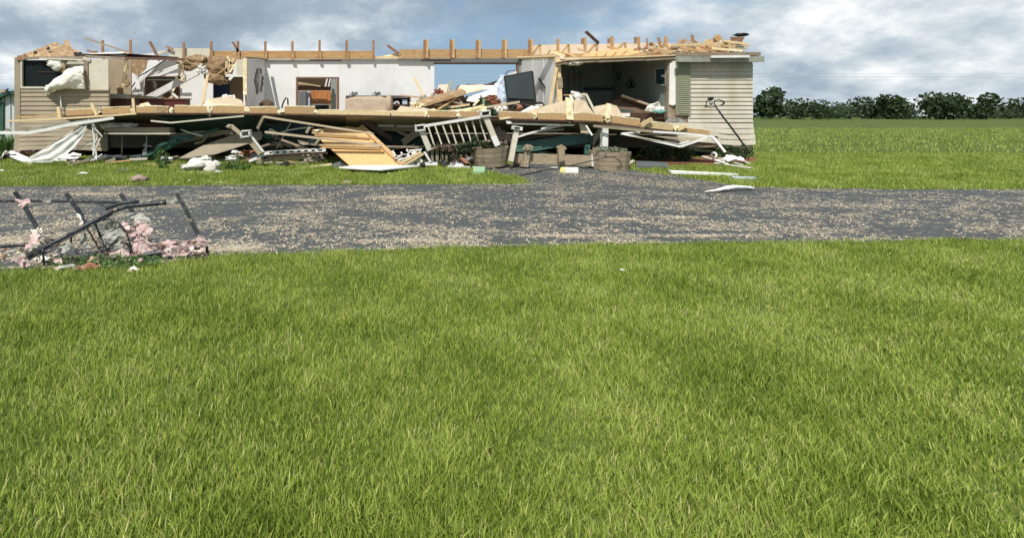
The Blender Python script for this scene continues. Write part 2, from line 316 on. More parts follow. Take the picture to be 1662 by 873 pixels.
def region_sheet(name, poly, m, step, dz, x0, x1, y0, y1, seed=0):
    nx = int((x1 - x0) / step); ny = int((y1 - y0) / step)
    X, Y = np.meshgrid(x0 + np.arange(nx + 1) * step, y0 + np.arange(ny + 1) * step); r_ = np.random.RandomState(seed)
    cx = (X[:-1, :-1] + step / 2).ravel(); cy = (Y[:-1, :-1] + step / 2).ravel(); keep = inside(np.stack([cx, cy], 1), poly)
    Xj = X + r_.uniform(-.3, .3, X.shape) * step; Yj = Y + r_.uniform(-.3, .3, X.shape) * step
    vs = np.stack([Xj.ravel(), Yj.ravel(), vgz(Yj.ravel()) + dz], 1)
    idx = np.arange(nx * ny)[keep]; j, i = idx // nx, idx % nx; a = j * (nx + 1) + i
    fs = np.stack([a, a + 1, a + nx + 2, a + nx + 1], 1); used, inv = np.unique(fs, return_inverse=True)
    me = bpy.data.meshes.new(name); me.from_pydata(vs[used].tolist(), [], inv.reshape(-1, 4).tolist()); me.materials.append(K[m])
    o = bpy.data.objects.new(name, me); S.collection.objects.link(o); o['kind'] = 'structure'; return o
region_sheet('asphalt_drive', asp, 'asphalt', .11, .006, -9, 17, 5.2, 17.2)
mul = np.array([[*G(x, y).xy] for x, y in [(1030, 257), (1180, 257), (1228, 257), (1228, 264), (1200, 267), (1150, 268), (1090, 270), (1030, 269)]])
region_sheet('mulch_bed', mul, 'mulch', .1, .012, 7, 19, 14, 19, 4)

# blades of grass
def grass_material():
    m = bpy.data.materials.new('grass_blade'); m.use_nodes = True; t = m.node_tree; n = t.nodes; l = t.links; b = n['Principled BSDF']
    at = n.new('ShaderNodeAttribute'); at.attribute_name = 'hue'; co = n.new('ShaderNodeNewGeometry')
    nn = n.new('ShaderNodeTexNoise'); nn.inputs['Scale'].default_value = 1.1; nn.inputs['Detail'].default_value = 8; nn.inputs['Roughness'].default_value = .7; l.new(co.outputs['Position'], nn.inputs[0])
    q = M('ADD', M('MULTIPLY', at.outputs['Fac'], .62, None, t), M('MULTIPLY', M('SUBTRACT', nn.outputs[0], .34, None, t), 1.3, None, t), None, t)
    r = n.new('ShaderNodeValToRGB'); l.new(q, r.inputs[0]); e = r.color_ramp.elements
    e[0].position = .12; e[0].color = (.13, .19, .02, 1); e[1].position = .95; e[1].color = (.62, .55, .30, 1)
    x = e.new(.45); x.color = (.29, .385, .06, 1); x = e.new(.75); x.color = (.50, .55, .14, 1)
    l.new(r.outputs[0], b.inputs['Base Color']); b.inputs['Roughness'].default_value = .5; b.inputs['Specular IOR Level'].default_value = .35
    tr = n.new('ShaderNodeBsdfTranslucent'); l.new(r.outputs[0], tr.inputs[0]); ms = n.new('ShaderNodeMixShader'); ms.inputs[0].default_value = .35
    l.new(b.outputs[0], ms.inputs[1]); l.new(tr.outputs[0], ms.inputs[2]); l.new(ms.outputs[0], n['Material Output'].inputs[0]); return m
K['grass'] = grass_material()
def blades(name, pts, h, wd, seed, mat_='grass', lean=.55, flat=0., label=None):
    r_ = np.random.RandomState(seed); n = len(pts); z = vgz(pts[:, 1])
    cl = np.array([noise.noise(Vector((x * 1.7, y * 1.7, seed))) + .7 * noise.noise(Vector((x * 6, y * 6, seed))) for x, y in pts])
    hh = h * r_.uniform(.45, 1.2, n) * (1 + .55 * cl); a = r_.uniform(0, 6.283, n); ln = r_.uniform(.1, lean, n) * hh * 1.2; b = r_.uniform(0, 6.283, n)
    base = np.stack([pts[:, 0], pts[:, 1], z], 1); sx = np.stack([np.cos(a), np.sin(a), a * 0], 1) * (wd * r_.uniform(.6, 1.3, n))[:, None] / 2; dr = np.stack([np.cos(b), np.sin(b), b * 0], 1)
    mid = base + dr * (ln * .35)[:, None]; mid[:, 2] += hh * .6; tip = base + dr * (ln * 1.15)[:, None]; tip[:, 2] += hh * (1 - flat)
    vs = np.stack([base - sx, base + sx, mid - sx * .8, mid + sx * .8, tip], 1).reshape(-1, 3); k = np.arange(n) * 5
    loops = np.stack([k, k + 1, k + 3, k + 2, k + 2, k + 3, k + 4], 1).ravel().astype(np.int32)
    me = bpy.data.meshes.new(name); me.vertices.add(len(vs)); me.vertices.foreach_set('co', vs.ravel().astype(np.float32)); me.loops.add(len(loops)); me.loops.foreach_set('vertex_index', loops)
    st = np.stack([np.arange(n) * 7, np.arange(n) * 7 + 4], 1).ravel().astype(np.int32); me.polygons.add(2 * n); me.polygons.foreach_set('loop_start', st)
    me.update(calc_edges=True); at = me.attributes.new('hue', 'FLOAT', 'POINT'); hv = np.clip(r_.beta(1.6, 2.4, n) + (r_.uniform(0, 1, n) < .08) * .5, 0, 1.1); at.data.foreach_set('value', np.repeat(hv, 5).astype(np.float32))
    me.materials.append(K[mat_]); o = bpy.data.objects.new(name, me); S.collection.objects.link(o); return stuff(o, label, 'grass')
def scatter(n, d0, d1, pad=.4, p=1.0, seed=0, xr=(-.70, 1.24)):
    r_ = np.random.RandomState(seed); D = d0 + (d1 - d0) * r_.uniform(0, 1, n) ** p
    X = r_.uniform(xr[0], xr[1], n) * D + r_.uniform(-pad, pad, n); q = np.stack([X, D], 1)
    return q[~inside(q + r_.normal(0, .07, q.shape), asp)]
blades('lawn_grass', np.concatenate([scatter(150000, 1.7, 4.2, seed=1), scatter(210000, 4.0, 7.6, seed=2)]), .052, .0055, 5, label='mown green lawn grass along the near side of the drive')
m_ = scatter(330000, 11.6, 19.5, seed=3, p=.9)
house = (m_[:, 1] > 18) & (m_[:, 0] > -12) & (m_[:, 0] < 13)
m_ = m_[~house & ~inside(m_, mul)]
blades('verge_grass', m_, .085, .011, 6, label='bright lawn grass between the drive and the wrecked home')
q_ = scatter(60000, 19, 60, seed=4, p=.8); q_ = q_[((q_[:, 0] > 13.2) | (q_[:, 0] < -12.2) | (q_[:, 1] > 27))]
blades('field_grass', q_, .12, .03, 8, label='far lawn grass beyond the end of the home')
# straw and shredded insulation on the drive
def straw_pts(n, seed):
    r_ = np.random.RandomState(seed); D = 5.5 + 11 * r_.uniform(0, 1, n) ** 1.1; X = r_.uniform(-.72, 1.25, n) * D; q = np.stack([X, D], 1); q = q[inside(q, asp)]
    k = np.array([noise.noise(Vector((x * .6, y * 1.1, 3))) + .8 * noise.noise(Vector((x * 1.9, y * 2.6, 9))) + .8 * noise.noise(Vector((x * 6, y * 8, 2))) for x, y in q]); return q[r_.uniform(0, 1, len(k)) < np.clip(.15 + .42 * k, .02, .6)]
sp = straw_pts(380000, 12)
for (x, y, dx, dy, k_) in [(640, 321, .55, .10, 700), (165, 316, .9, .12, 700), (370, 319, .35, .08, 300), (500, 326, .4, .07, 250), (1105, 354, .35, .06, 300), (1010, 356, .2, .05, 160), (890, 313, .3, .06, 160), (60, 392, 1.1, .16, 1800), (150, 384, .6, .08, 600), (380, 404, .5, .10, 600), (1140, 384, .8, .05, 400), (940, 384, .9, .05, 400), (660, 392, .8, .06, 400), (1000, 290, .8, .35, 900), (1080, 298, .8, .3, 600), (930, 283, .6, .3, 500)]:
    c_ = G(x, y); sp = np.concatenate([sp, np.stack([rs.normal(c_.x, dx * .5, k_), rs.normal(c_.y, dy * 1.1, k_)], 1)])
sp = sp[inside(sp, asp)]; r_ = rs; n = len(sp)
a = r_.uniform(0, 6.283, n); ln = r_.uniform(.02, .095, n); wd = r_.uniform(.004, .014, n); z = vgz(sp[:, 1]) + r_.uniform(.009, .016, n)
d1 = np.stack([np.cos(a) * ln / 2, np.sin(a) * ln / 2, r_.uniform(-.004, .006, n)], 1); d2 = np.stack([-np.sin(a) * wd / 2, np.cos(a) * wd / 2, a * 0], 1); c = np.stack([sp[:, 0], sp[:, 1], z], 1)
vs = np.stack([c - d1 - d2, c + d1 - d2, c + d1 + d2, c - d1 + d2], 1).reshape(-1, 3)
me = bpy.data.meshes.new('straw'); me.from_pydata(vs.tolist(), [], np.arange(4 * n).reshape(-1, 4).tolist())
K['straw'] = mat('straw', (.70, .62, .47), (.36, .29, .20), 25, rough=.9, bump=0, var=0); me.materials.append(K['straw'])
o = bpy.data.objects.new('straw', me); S.collection.objects.link(o); stuff(o, 'pale straw and shredded chips strewn over the asphalt', 'straw')

# coarser, taller tufts of grass in the near lawn
q_ = scatter(900, 1.8, 7.0, seed=41); q_ = np.repeat(q_, 16, 0) + np.random.RandomState(9).normal(0, .028, (len(q_) * 16, 2)); q_ = q_[~inside(q_, asp)]
blades('coarse_grass', q_, .085, .0065, 9, label='coarser taller grass tufts in the near lawn')
# far trees
def woodland(name, spots, seed, label, per=520):
    r_ = np.random.RandomState(seed); cs = []; sz = []
    for x, y, h, wd in spots:
        for _ in range(6):
            o_ = r_.uniform(-1, 1, 3); c0 = np.array([x + o_[0] * wd * .3, y + o_[1] * wd * .3, gz(y) + h * (.48 + .28 * o_[2])]); k = per // 6
            d = r_.normal(0, 1, (k, 3)); d /= np.linalg.norm(d, axis=1)[:, None]; cs.append(c0 + d * (r_.uniform(.55, 1, k) ** .5)[:, None] * np.array([wd * .34, wd * .34, h * .27])); sz.append(np.full(k, h * .05))
    c = np.concatenate(cs); s_ = np.concatenate(sz) * r_.uniform(.6, 1.4, len(c)); u = r_.normal(0, 1, c.shape); u /= np.linalg.norm(u, axis=1)[:, None]; v = np.cross(u, r_.normal(0, 1, c.shape)); v /= np.linalg.norm(v, axis=1)[:, None]
    u *= s_[:, None]; v *= s_[:, None]; vs = np.stack([c - u, c + v, c + u, c - v], 1).reshape(-1, 3)
    me = bpy.data.meshes.new(name); me.from_pydata(vs.tolist(), [], np.arange(len(vs)).reshape(-1, 4).tolist()); me.materials.append(K['leaf_dark']); o = bpy.data.objects.new(name, me); S.collection.objects.link(o); return stuff(o, label, 'trees')
rr = random.Random(5); sp_ = []
for k in range(190): x = rr.uniform(-110, 330); b_ = .6 + .5 * noise.noise(V(x * .03, 1, 2)); sp_.append((x, rr.uniform(185, 260), rr.uniform(5, 12) * b_ + 2, rr.uniform(6, 15)))
woodland('distant_woods', sp_, 3, 'far line of dark trees along the horizon beyond the home')

# ================================================================== MOBILE HOME
HL, HR, HF, HB, FZ, MWY = -11.94, 12.9, 18.0, 26.4, 1.0, 22.2
home = thing('mobile_home', 'long wrecked mobile home with roof torn off and front wall fallen outward', 'mobile home', (.4, 22.2, .2))
def part(mb, name, m, smooth=False, bev=0., parent=home): return mb.build(name, m, parent, smooth, bev)
part(MB().span(HL + .05, HR - .05, HF + .08, HB, FZ - .2, FZ), 'floor', 'grey_wood')
part(MB().span(HL, HR, HB - .02, HB + .08, .2, FZ - .21), 'light_block_skirting', 'vinyl_tan')  # unseen skirting added to keep light out of the crawl space
part(MB().span(HL, HL + .1, HF + .2, HB - .1, .3, 3.45), 'end_wall', 'vinyl')
part(MB().span(HR - .1, HR, HF + .2, HB - .1, .3, 3.45), 'end_wall', 'vinyl')
part(MB().span(HL + .2, HR - .2, HF + 1.6, HF + 1.75, .45, .78), 'steel_beam', 'steel')
for k in range(9):
    x = -10.6 + k * 2.75; part(MB().span(x - .2, x + .2, HF + 1.5, HF + 1.9, .19, .44), 'pier', 'stone')
def siding(x0, x1, z0, z1, y, pitch, warp=None, nx=1, t=.004):
    mb = MB(); n = max(1, round((z1 - z0) / pitch)); p = (z1 - z0) / n
    for k in range(n):
        za = z0 + k * p; zb = za + p
        prof = [(y - .006, za + .002), (y - .034, za), (y - .034, za + .018), (y - .008, zb - .004)]
        vs = []; fs = []
        for i in range(nx + 1):
            x = x0 + (x1 - x0) * i / nx
            for (yy, zz) in prof:
                dy, dz = warp(x, za) if warp else (0, 0); vs.append((x, yy + dy, zz + dz))
        for i in range(nx):
            for j in range(3): a_ = i * 4 + j; fs.append((a_, a_ + 1, a_ + 5, a_ + 4))
        mb.add(vs, fs)
    return mb
def warpL(x, z):
    f_ = max(0, 1.45 - z); return (-.10 * f_ * (1 + noise.noise(Vector((x * 1.1, z, 2)))), .10 * f_ * math.sin((x + 11.9) * 1.1) * .5)
part(siding(HL + .17, XP(177, HF), .42, ZP(142.5, HF), HF, .1475, warpL, 18), 'siding', 'vinyl')
part(MB().span(HL + .18, XP(177, HF), HF, HF + .09, .44, ZP(142, HF)), 'wall_core', 'grey_wood')
part(MB().span(HL, HL + .19, HF - .05, HF + .13, .40, 3.56), 'corner_trim', 'vinyl')
part(siding(XP(177, HF), XP(1100, HF), .52, 1.0, HF + .02, .16), 'lower_siding', 'vinyl_shade')  # siding below the floor, its shade painted in by the darker vinyl
part(MB().span(XP(177, HF), XP(1080, HF), HF + .04, HF + .1, .55, .99), 'rim_joist', 'grey_wood')
# front right siding and shutter
def warpR(x, z):
    f_ = max(0, 1.28 - z); return (-.22 * f_ * (1 + noise.noise(Vector((x * 1.4, z * 2, 7)))), .10 * f_ * math.sin((x - 10) * 2.0))
part(siding(XP(1116, HF), HR, ZP(199, HF), ZP(102.5, HF), HF, .1415), 'siding', 'vinyl_pale')
part(siding(XP(1075, HF), HR, ZP(233, HF), ZP(200, HF), HF, .17, warpR, 14), 'lower_siding', 'vinyl_pale')
part(MB().span(XP(1088, HF), HR, HF + .01, HF + .1, .5, 3.42), 'wall_core', 'grey_wood')
sh = part(MB().span(XP(1095, HF), XP(1119, HF), HF - .075, HF - .037, ZP(187.5, HF), ZP(103, HF)), 'shutter', 'shutter', bev=.006)
sl = MB().box(((XP(1098, HF) + XP(1115, HF)) / 2, HF - .079, ZP(145, HF)), (.34, .006, 1.62)); z = ZP(183, HF)
while z < ZP(107, HF):
    sl.box(((XP(1098, HF) + XP(1115, HF)) / 2, HF - .082, z), (.36, .012, .052), rx=R(-24))
    z += .066
part(sl, 'louvre_panel', 'shutter', parent=sh)
part(MB().poly([P(1087, 104, 17.93), P(1096.5, 98, 17.93), P(1096.5, 170, 17.93), P(1092, 172, 17.95), P(1086, 170, 17.95)], .02), 'torn_trim', 'white')
part(MB().span(XP(1084, HF), XP(1090, HF), HF + .0, HF + .12, ZP(192, HF), ZP(95, HF)), 'end_stud', 'grey_wood')
part(MB().span(XP(1096, HF), HR + .15, HF - .28, HF - .04, ZP(101.5, HF), ZP(97.5, HF)), 'soffit', 'fascia')
part(MB().span(XP(1088, HF), HR + .15, HF - .34, HF - .29, ZP(101, 17.7), ZP(92, 17.7)), 'fascia_board', 'fascia')
part(MB().beam(P(1154, 92.6, 17.6), P(1216, 92.0, 17.6), .075, .06), 'gutter', 'white')
# rolls of torn roof edge over the dark room
eb = MB(); ep = [(903, 105, 18.0), (915, 102, 17.9), (935, 100.5, 17.95), (970, 99, 18), (1010, 97.5, 18), (1045, 96.5, 18), (1092, 94, 18)]
for i in range(len(ep) - 1): eb.beam(P(*ep[i]), P(*ep[i + 1]), .10 + .02 * (i % 2), .22, rag=.02)
part(eb, 'roof_edge', 'grey_wood')
ob = MB()
for i in range(len(ep) - 1): a_ = P(*ep[i]); b_ = P(*ep[i + 1]); ob.beam(a_ + V(0, .02, .075), b_ + V(0, .02, .07), .035, .34)
part(ob, 'roof_edge_board', 'pale_pine')

# ---- marriage wall and cross walls
FP = HY + (EH - FZ) / MWY * F
def mw(x0, x1, y0, y1, name='partition_wall', m='white_panel', D=MWY, t=.1):
    return part(MB().span(XP(x0, D), XP(x1, D), D, D + t, ZP(min(y1, FP), D), ZP(y0, D)), name, m)
for a_ in [(212, 236, 97, 999), (236, 290, 97, 125), (236, 290, 166, 999), (395, 482, 97.3, 999), (482, 549, 97.3, 127), (549, 705, 96.8, 999), (705, 840, 96.8, 102)]: mw(*a_)
for a_ in [(290, 345.5, 97, 999), (345.5, 395, 97, 125)]: mw(*a_)
mw(840, 1003, 96.5, 999, 'painted_wall', 'green_wall')
for x, y0, y1 in [(482.5, 98, 126), (551, 98, 127), (636, 98, 175), (594, 98, 160)]:
    part(MB().span(XP(x - .55, MWY), XP(x + .55, MWY), MWY - .012, MWY - .001, ZP(y1, MWY), ZP(y0, MWY)), 'wall_batten', 'white')
def casing(x0, x1, y0, y1, w_=3.0, side=True, m='frame_brown', name='door_frame', D=MWY):
    mb = MB(); Y0, Y1 = D - .03, D + .12
    mb.span(XP(x0, D), XP(x1, D), Y0, Y1, ZP(y0 + w_ * .8, D), ZP(y0, D)); mb.span(XP(x0, D), XP(x0 + w_, D), Y0, Y1, ZP(y1, D), ZP(y0 + w_ * .8, D)); mb.span(XP(x1 - w_, D), XP(x1, D), Y0, Y1, ZP(y1, D), ZP(y0 + w_ * .8, D))
    return part(mb, name, m)
casing(480.5, 550, 125.5, 205); casing(235, 292, 124, 168, 2, name='hatch_frame')
part(MB().span(XP(704, MWY), XP(842, MWY), MWY - .03, MWY + .12, ZP(104.5, MWY), ZP(102, MWY)), 'opening_head', 'frame_brown')
part(MB().span(XP(838.5, MWY), XP(842, MWY), MWY - .03, MWY + .12, ZP(200, MWY), ZP(104.5, MWY)), 'opening_jamb', 'frame_brown')
part(MB().span(XP(684, MWY), XP(732, MWY), MWY - .05, MWY - .01, ZP(99.5, MWY), ZP(98, MWY)), 'loose_batten', 'frame_brown')
part(MB().span(XP(430, MWY), XP(502, MWY), MWY - .06, MWY - .01, ZP(100.6, MWY), ZP(98, MWY)), 'ceiling_strip', 'cream')
part(MB().span(XP(502, MWY), XP(554, MWY), MWY - .06, MWY - .01, ZP(99.4, MWY), ZP(97.2, MWY)), 'ceiling_strip', 'frame_brown')
# brown interior panel of the left bedroom
part(MB().span(XP(166, 20.4), XP(213, 20.4), 20.4, 20.46, ZP(170, 20.4), ZP(96.5, 20.4)), 'bedroom_panel', 'brown_panel')
part(MB().poly([P(213, 97, 20.3), P(240, 97, 20.3), P(237, 112, 20.3), P(224, 124, 20.3), P(214, 118, 20.3)], .02), 'torn_panel', 'osb_old')
# slanted white ceiling pieces before the hatch
part(MB().poly([P(213, 150, 21.9), P(238, 118, 21.9), P(262, 100, 21.9), P(288, 96.5, 21.9), P(289, 104, 22.1), P(250, 121, 22.1), P(234, 127, 22.1), P(232, 166, 22.1), P(208, 166, 22)], .012), 'hanging_ceiling', 'white_panel')
part(MB().poly([P(249, 119, 21.7), P(290, 104, 21.5), P(290, 108, 21.5), P(252, 121, 21.7)], .03), 'hanging_trim', 'white')
part(MB().tube([P(208, 151, 21.5), P(226, 124, 21.5), P(233, 120, 21.5), P(255, 107, 21.5), P(266, 99, 21.5), P(274, 96, 21.5)], .025), 'conduit', 'dark')
part(MB().beam(P(217, 96, 21.2), P(229, 160, 21.4), .1, .03, rag=.03), 'hanging_strip', 'white')
part(MB().beam(P(222, 130, 21.3), P(228, 160, 21.2), .16, .02, rag=.03), 'hanging_strip', 'white')
# dark doorway room
part(MB().span(XP(340, 23.6), XP(420, 23.6), 23.6, 23.65, FZ, 3.5), 'inner_panel', 'brown_panel')
part(MB().span(XP(346, 23), XP(372, 23), 23, 23.05, FZ, ZP(131, 23)), 'inner_door', 'navy')
# rear shell
part(MB().span(HL + .1, .6, HB - .1, HB, FZ, 3.35), 'rear_wall', 'brown_panel')
part(MB().span(8.6, HR - .1, HB - .1, HB, FZ, 3.35), 'rear_wall', 'brown_panel')
part(MB().poly([V(HL + .1, 22.32, 3.86), V(-5.1, 22.32, 3.86), V(-5.1, HB + .2, 3.38), V(HL + .1, HB + .2, 3.38)], .06, d=(0, 0, 1)), 'rear_ceiling', 'cream')
part(MB().poly([V(7.2, 22.32, 3.86), V(HR, 22.32, 3.86), V(HR, HB + .2, 3.38), V(8.7, HB + .2, 3.38)], .06, d=(0, 0, 1)), 'rear_ceiling', 'cream')
# cross walls
def cross(x, t, d0, d1, m, name, z0=None, z1=None):
    zt = lambda d: 3.50 + (d - 18) / 4.2 * .41
    return part(MB().poly([V(x, d0, FZ), V(x, d0, z0 or zt(d0)), V(x, d1, z1 or zt(d1)), V(x, d1, FZ)], t, d=(1, 0, 0)), name, m)
cross(-4.44, .09, 18.95, MWY - .005, 'white_panel', 'cross_wall')
cross(6.30, .09, 18.15, MWY - .005, 'white_panel', 'cross_wall')
cross(6.392, .02, 18.2, MWY - .005, 'green_wall', 'painted_wall')
cross(10.10, .09, 18.12, MWY - .005, 'green_wall', 'painted_wall')
for d in (20.6, 19.35): part(MB().poly([V(6.285, d, FZ), V(6.285, d, 3.56 + (d - 18) * .09), V(6.285, d + .05, 3.56 + (d - 18) * .09), V(6.285, d + .05, FZ)], .014, d=(1, 0, 0)), 'wall_batten', 'white')
part(MB().poly([V(6.3, 18.0, 3.50), V(HR - .1, 18.0, 3.50), V(HR - .1, 22.2, 3.88), V(6.3, 22.2, 3.88)], .05, d=(0, 0, 1)), 'front_ceiling', 'cream')
part(MB().beam(P(398, 95, 18.7), P(398, 154, 18.7), .13, .09, rag=.02), 'end_stud', 'foam')
part(MB().beam(P(399, 150, 18.8), P(400, 185, 18.8), .05, .05), 'end_stud', 'grey_wood')
part(MB().span(XP(384, 18.9), XP(396, 18.9), 18.9, 18.95, ZP(122, 18.9), ZP(97, 18.9)), 'wall_scrap', 'cream')
part(MB().beam(P(904.5, 93, 18.05), P(908.5, 172, 18.05), .17, .09, rag=.02), 'end_stud', 'pale_pine')
part(MB().beam(P(908.5, 126, 17.99), P(909.5, 143, 17.99), .17, .02), 'stud_block', 'grey_wood')
part(MB().beam(P(903, 110, 17.95), P(892, 171, 17.75), .10, .05, rag=.02), 'leaning_stud', 'pale_pine')
part(MB().beam(P(842, 94.5, 20.6), P(905, 92, 18.1), .06, .14, rag=.02), 'wall_cap', 'pale_pine')
part(MB().beam(P(432, 96.5, 21.8), P(396, 93.5, 18.8), .05, .12, rag=.02), 'wall_cap', 'grey_wood')
# ---- beams along the top
B = MWY - .06
part(MB().beam(P(345, 87.3, B + .02), P(606, 87.3, B + .02), .21, .05), 'ridge_beam', 'beam_pine')
part(MB().beam(P(345, 93.8, B - .02), P(606, 93.8, B - .02), .13, .09, rag=.03), 'wall_plate', 'pine')
part(MB().beam(P(606, 94, B - .02), P(650, 94, B - .02), .10, .09, rag=.03), 'wall_plate', 'pale_pine')
part(MB().beam(P(649, 87.6, B - .02), P(864, 87.4, B - .02), .36, .06, rag=.02), 'ridge_beam', 'pine')
part(MB().beam(P(645, 95.6, B - .05), P(866, 95.2, B - .05), .05, .1), 'wall_plate', 'grey_wood')
part(MB().poly([P(612, 93, B), P(628, 90, B), P(640, 87, B), P(650, 87, B), P(650, 92, B), P(630, 93.5, B)], .03), 'torn_ceiling', 'foam')
part(MB().poly([P(274, 80, B), P(282, 78.6, B), P(345, 79, B), P(345, 96, B), P(274, 94, B)], .012), 'torn_ceiling', 'cream')
part(MB().poly([P(212, 90, B), P(250, 86, B), P(276, 80, B), P(276, 84, B), P(252, 90, B), P(240, 94, B), P(212, 93, B)], .03), 'torn_ceiling', 'cloth_white')
part(MB().beam(P(255, 90, B), P(276, 80.5, B), .09, .03), 'curled_edge', 'drywall')
def stub(x, y0, y1=97, w_=.095, x1=None, m='red_pine', D=None): part(MB().beam(P(x1 or x, y1, D or B - .1), P(x, y0, D or B - .1), w_, .06, rag=.025), 'rafter_stub', m)
for x, y0 in [(166, 65.5), (211, 65), (297.5, 68.5), (342, 67.5), (385.5, 67), (430, 68), (474, 66.5), (518, 66), (562, 66), (605.5, 66)]: stub(x + .6, y0, 97 if x > 220 else 90)
for x in (166, 211, 342, 385, 430, 474, 518, 562): part(MB().beam(P(x + 2.5, 97, B - .13), P(x + 2.5, 84, B - .13), .07, .03), 'rafter_cleat', 'beam_pine')
stub(378, 69, 86, .1, 388); stub(243, 68, 86, .1, 253); stub(270, 76, 80, .07, 280); stub(628.5, 74, 88, .1, 648, 'red_pine')
for x, y0 in [(689.5, 65), (732, 65), (774.5, 66), (817, 65), (859.5, 65)]: stub(x, y0, 95, .11, None, 'red_pine'); stub(x + 4, y0 - .5, 95, .09, None, 'pine', B - .18)
# tan back-slope sheet behind the trusses
part(MB().poly([P(864, 74, 23.4), P(900, 72.5, 23.4), P(1040, 71, 23.4), P(1130, 71, 23.4), P(1200, 72, 23.4), P(1200, 96, 23.4), P(864, 96, 23.4)], .012), 'back_slope_board', 'peach')
for (x0, y0, x1, y1) in [(865, 88, 876, 73), (877, 73, 877, 88), (911, 88, 922, 73), (923, 73, 923.5, 90), (955, 85, 967, 72), (968.5, 72, 969, 84), (1004, 79, 1013, 70), (1015, 69, 1015.5, 80), (1044, 83, 1057, 70), (1059, 69, 1059.5, 80), (1098, 76, 1104, 66), (1106, 65, 1106, 74), (1140, 74, 1149, 66), (1151, 65, 1151, 73), (889, 88, 893, 82), (893, 82, 902, 90), (1182, 75, 1190, 66)]:
    part(MB().beam(P(x0, y0, 21.2), P(x1, y1, 21.2), .085, .04, rag=.01), 'truss_web', 'pine' if (x0 * 7) % 3 > .8 else 'beam_pine')
for (x, y0, y1, w_, m) in [(905.5, 64, 86, .1, 'beam_pine'), (945, 63, 72, .08, 'red_pine'), (949.5, 62, 83, .1, 'beam_pine'), (988, 62, 71, .08, 'red_pine'), (993.5, 60, 77, .11, 'beam_pine'), (1031.5, 61, 71, .09, 'red_pine'), (1037, 60.5, 84, .09, 'beam_pine'), (1081, 60.5, 82, .11, 'beam_pine'), (1124, 57.5, 73, .1, 'red_pine'), (1163, 58, 72, .1, 'beam_pine')]: stub(x, y0, y1, w_, None, m, 21.6)
stub(1068.5, 61, 71, .09, 1071.5, 'red_pine', 21.6)
part(MB().beam(P(864, 92.5, 21.6), P(1200, 84, 21.6), .12, .3), 'truss_chord', 'beam_pine')
part(MB().beam(P(905, 96, 18.6), P(1095, 91.5, 18.6), .10, .3), 'front_plate', 'pine')
part(MB().beam(P(1085, 90.5, 18.5), P(1221, 90, 18.5), .12, .8), 'front_plate', 'grey_wood')
# ---- left front: window, insulation, studs, roof scraps
fr = MB(); D = 17.98
fr.span(XP(34, D), XP(146, D), D - .03, D + .05, ZP(144, D), ZP(141, D)); fr.span(XP(34, D), XP(36.5, D), D - .03, D + .05, ZP(141, D), ZP(98, D))
wf = part(fr, 'window', 'cream')
part(MB().span(XP(36.6, 18.06), XP(104, 18.06), 18.06, 18.08, ZP(141, 18.06), ZP(98, 18.06)), 'pane', 'glass', parent=wf)
part(MB().span(XP(60, 18.03), XP(100, 18.03), 18.035, 18.055, ZP(117.6, 18.03), ZP(117, 18.03)), 'sash_bar', 'frame_brown', parent=wf)
part(MB().span(XP(100, 18.2), XP(140, 18.2), 18.2, 18.24, ZP(143, 18.2), ZP(96, 18.2)), 'inner_wall', 'cream')
part(MB().beam(P(103, 97, 18.0), P(103, 118, 18.0), .11, .05), 'wall_stud', 'pine')
part(MB().beam(P(140, 95, 17.97), P(140.5, 145, 17.97), .13, .06, rag=.02), 'wall_stud', 'grey_wood')
part(MB().beam(P(136, 94.5, 17.97), P(147, 98.5, 17.97), .1, .07), 'stud_cap', 'cream')
part(MB().span(XP(144, D), XP(176, D), D, D + .05, ZP(146.5, D), ZP(97, D)), 'wall_board', 'cream')
part(MB().span(XP(144, D), XP(178, D), D - .05, D + .0, ZP(148, D), ZP(146, D)), 'sill_strip', 'vinyl')
part(MB().beam(P(30, 95, 18), P(140, 93.5, 18), .075, .12, rag=.02), 'top_plate', 'grey_wood')
part(MB().beam(P(64, 95.2, 17.92), P(136, 97.6, 17.92), .05, .04, rag=.02), 'top_strip', 'cream')
part(MB().beam(P(140, 92, 18.1), P(205, 95, 18.1), .07, .12), 'top_plate', 'grey_wood')
part(MB().beam(P(196, 94.5, 18.3), P(300, 97, 19.2), .08, .1), 'top_plate', 'frame_brown')
part(MB().poly([P(129, 88, 18.1), P(205, 87, 18.6), P(290, 93, 20), P(290, 97, 20), P(205, 94, 18.6), P(129, 92, 18.1)], .2), 'roof_edge', 'dark_wood')
part(MB().poly([P(140, 87.4, 18.2), P(200, 84.5, 19), P(215, 88.5, 19), P(200, 90, 18.6)], .02), 'roof_skin', 'cloth_white')
bl = MB()
for k in range(9): bl.blob(P(104 + k * 4 + random.uniform(-2, 2), 90 + random.uniform(-3, 2), 18.2 + random.uniform(0, .4)), (.10, .12, .05), .5, 2.5, 2)
part(bl, 'torn_shingle', 'shingle')
part(MB().beam(P(206, 97, 18.4), P(199, 144, 18.6), .075, .09, rag=.03), 'broken_stud', 'foam')
part(MB().beam(P(203, 96, 18.7), P(208, 112, 18.7), .05, .06, rag=.02), 'broken_stud', 'osb_old')
for k, (x, y, d_) in enumerate([(203, 125, .07), (206, 136, .10), (196, 148, .12)]): part(MB().blob(P(x, y, 18.8), (d_, .06, d_ * 1.4), .5, 3, 2), 'torn_batt', 'batt')
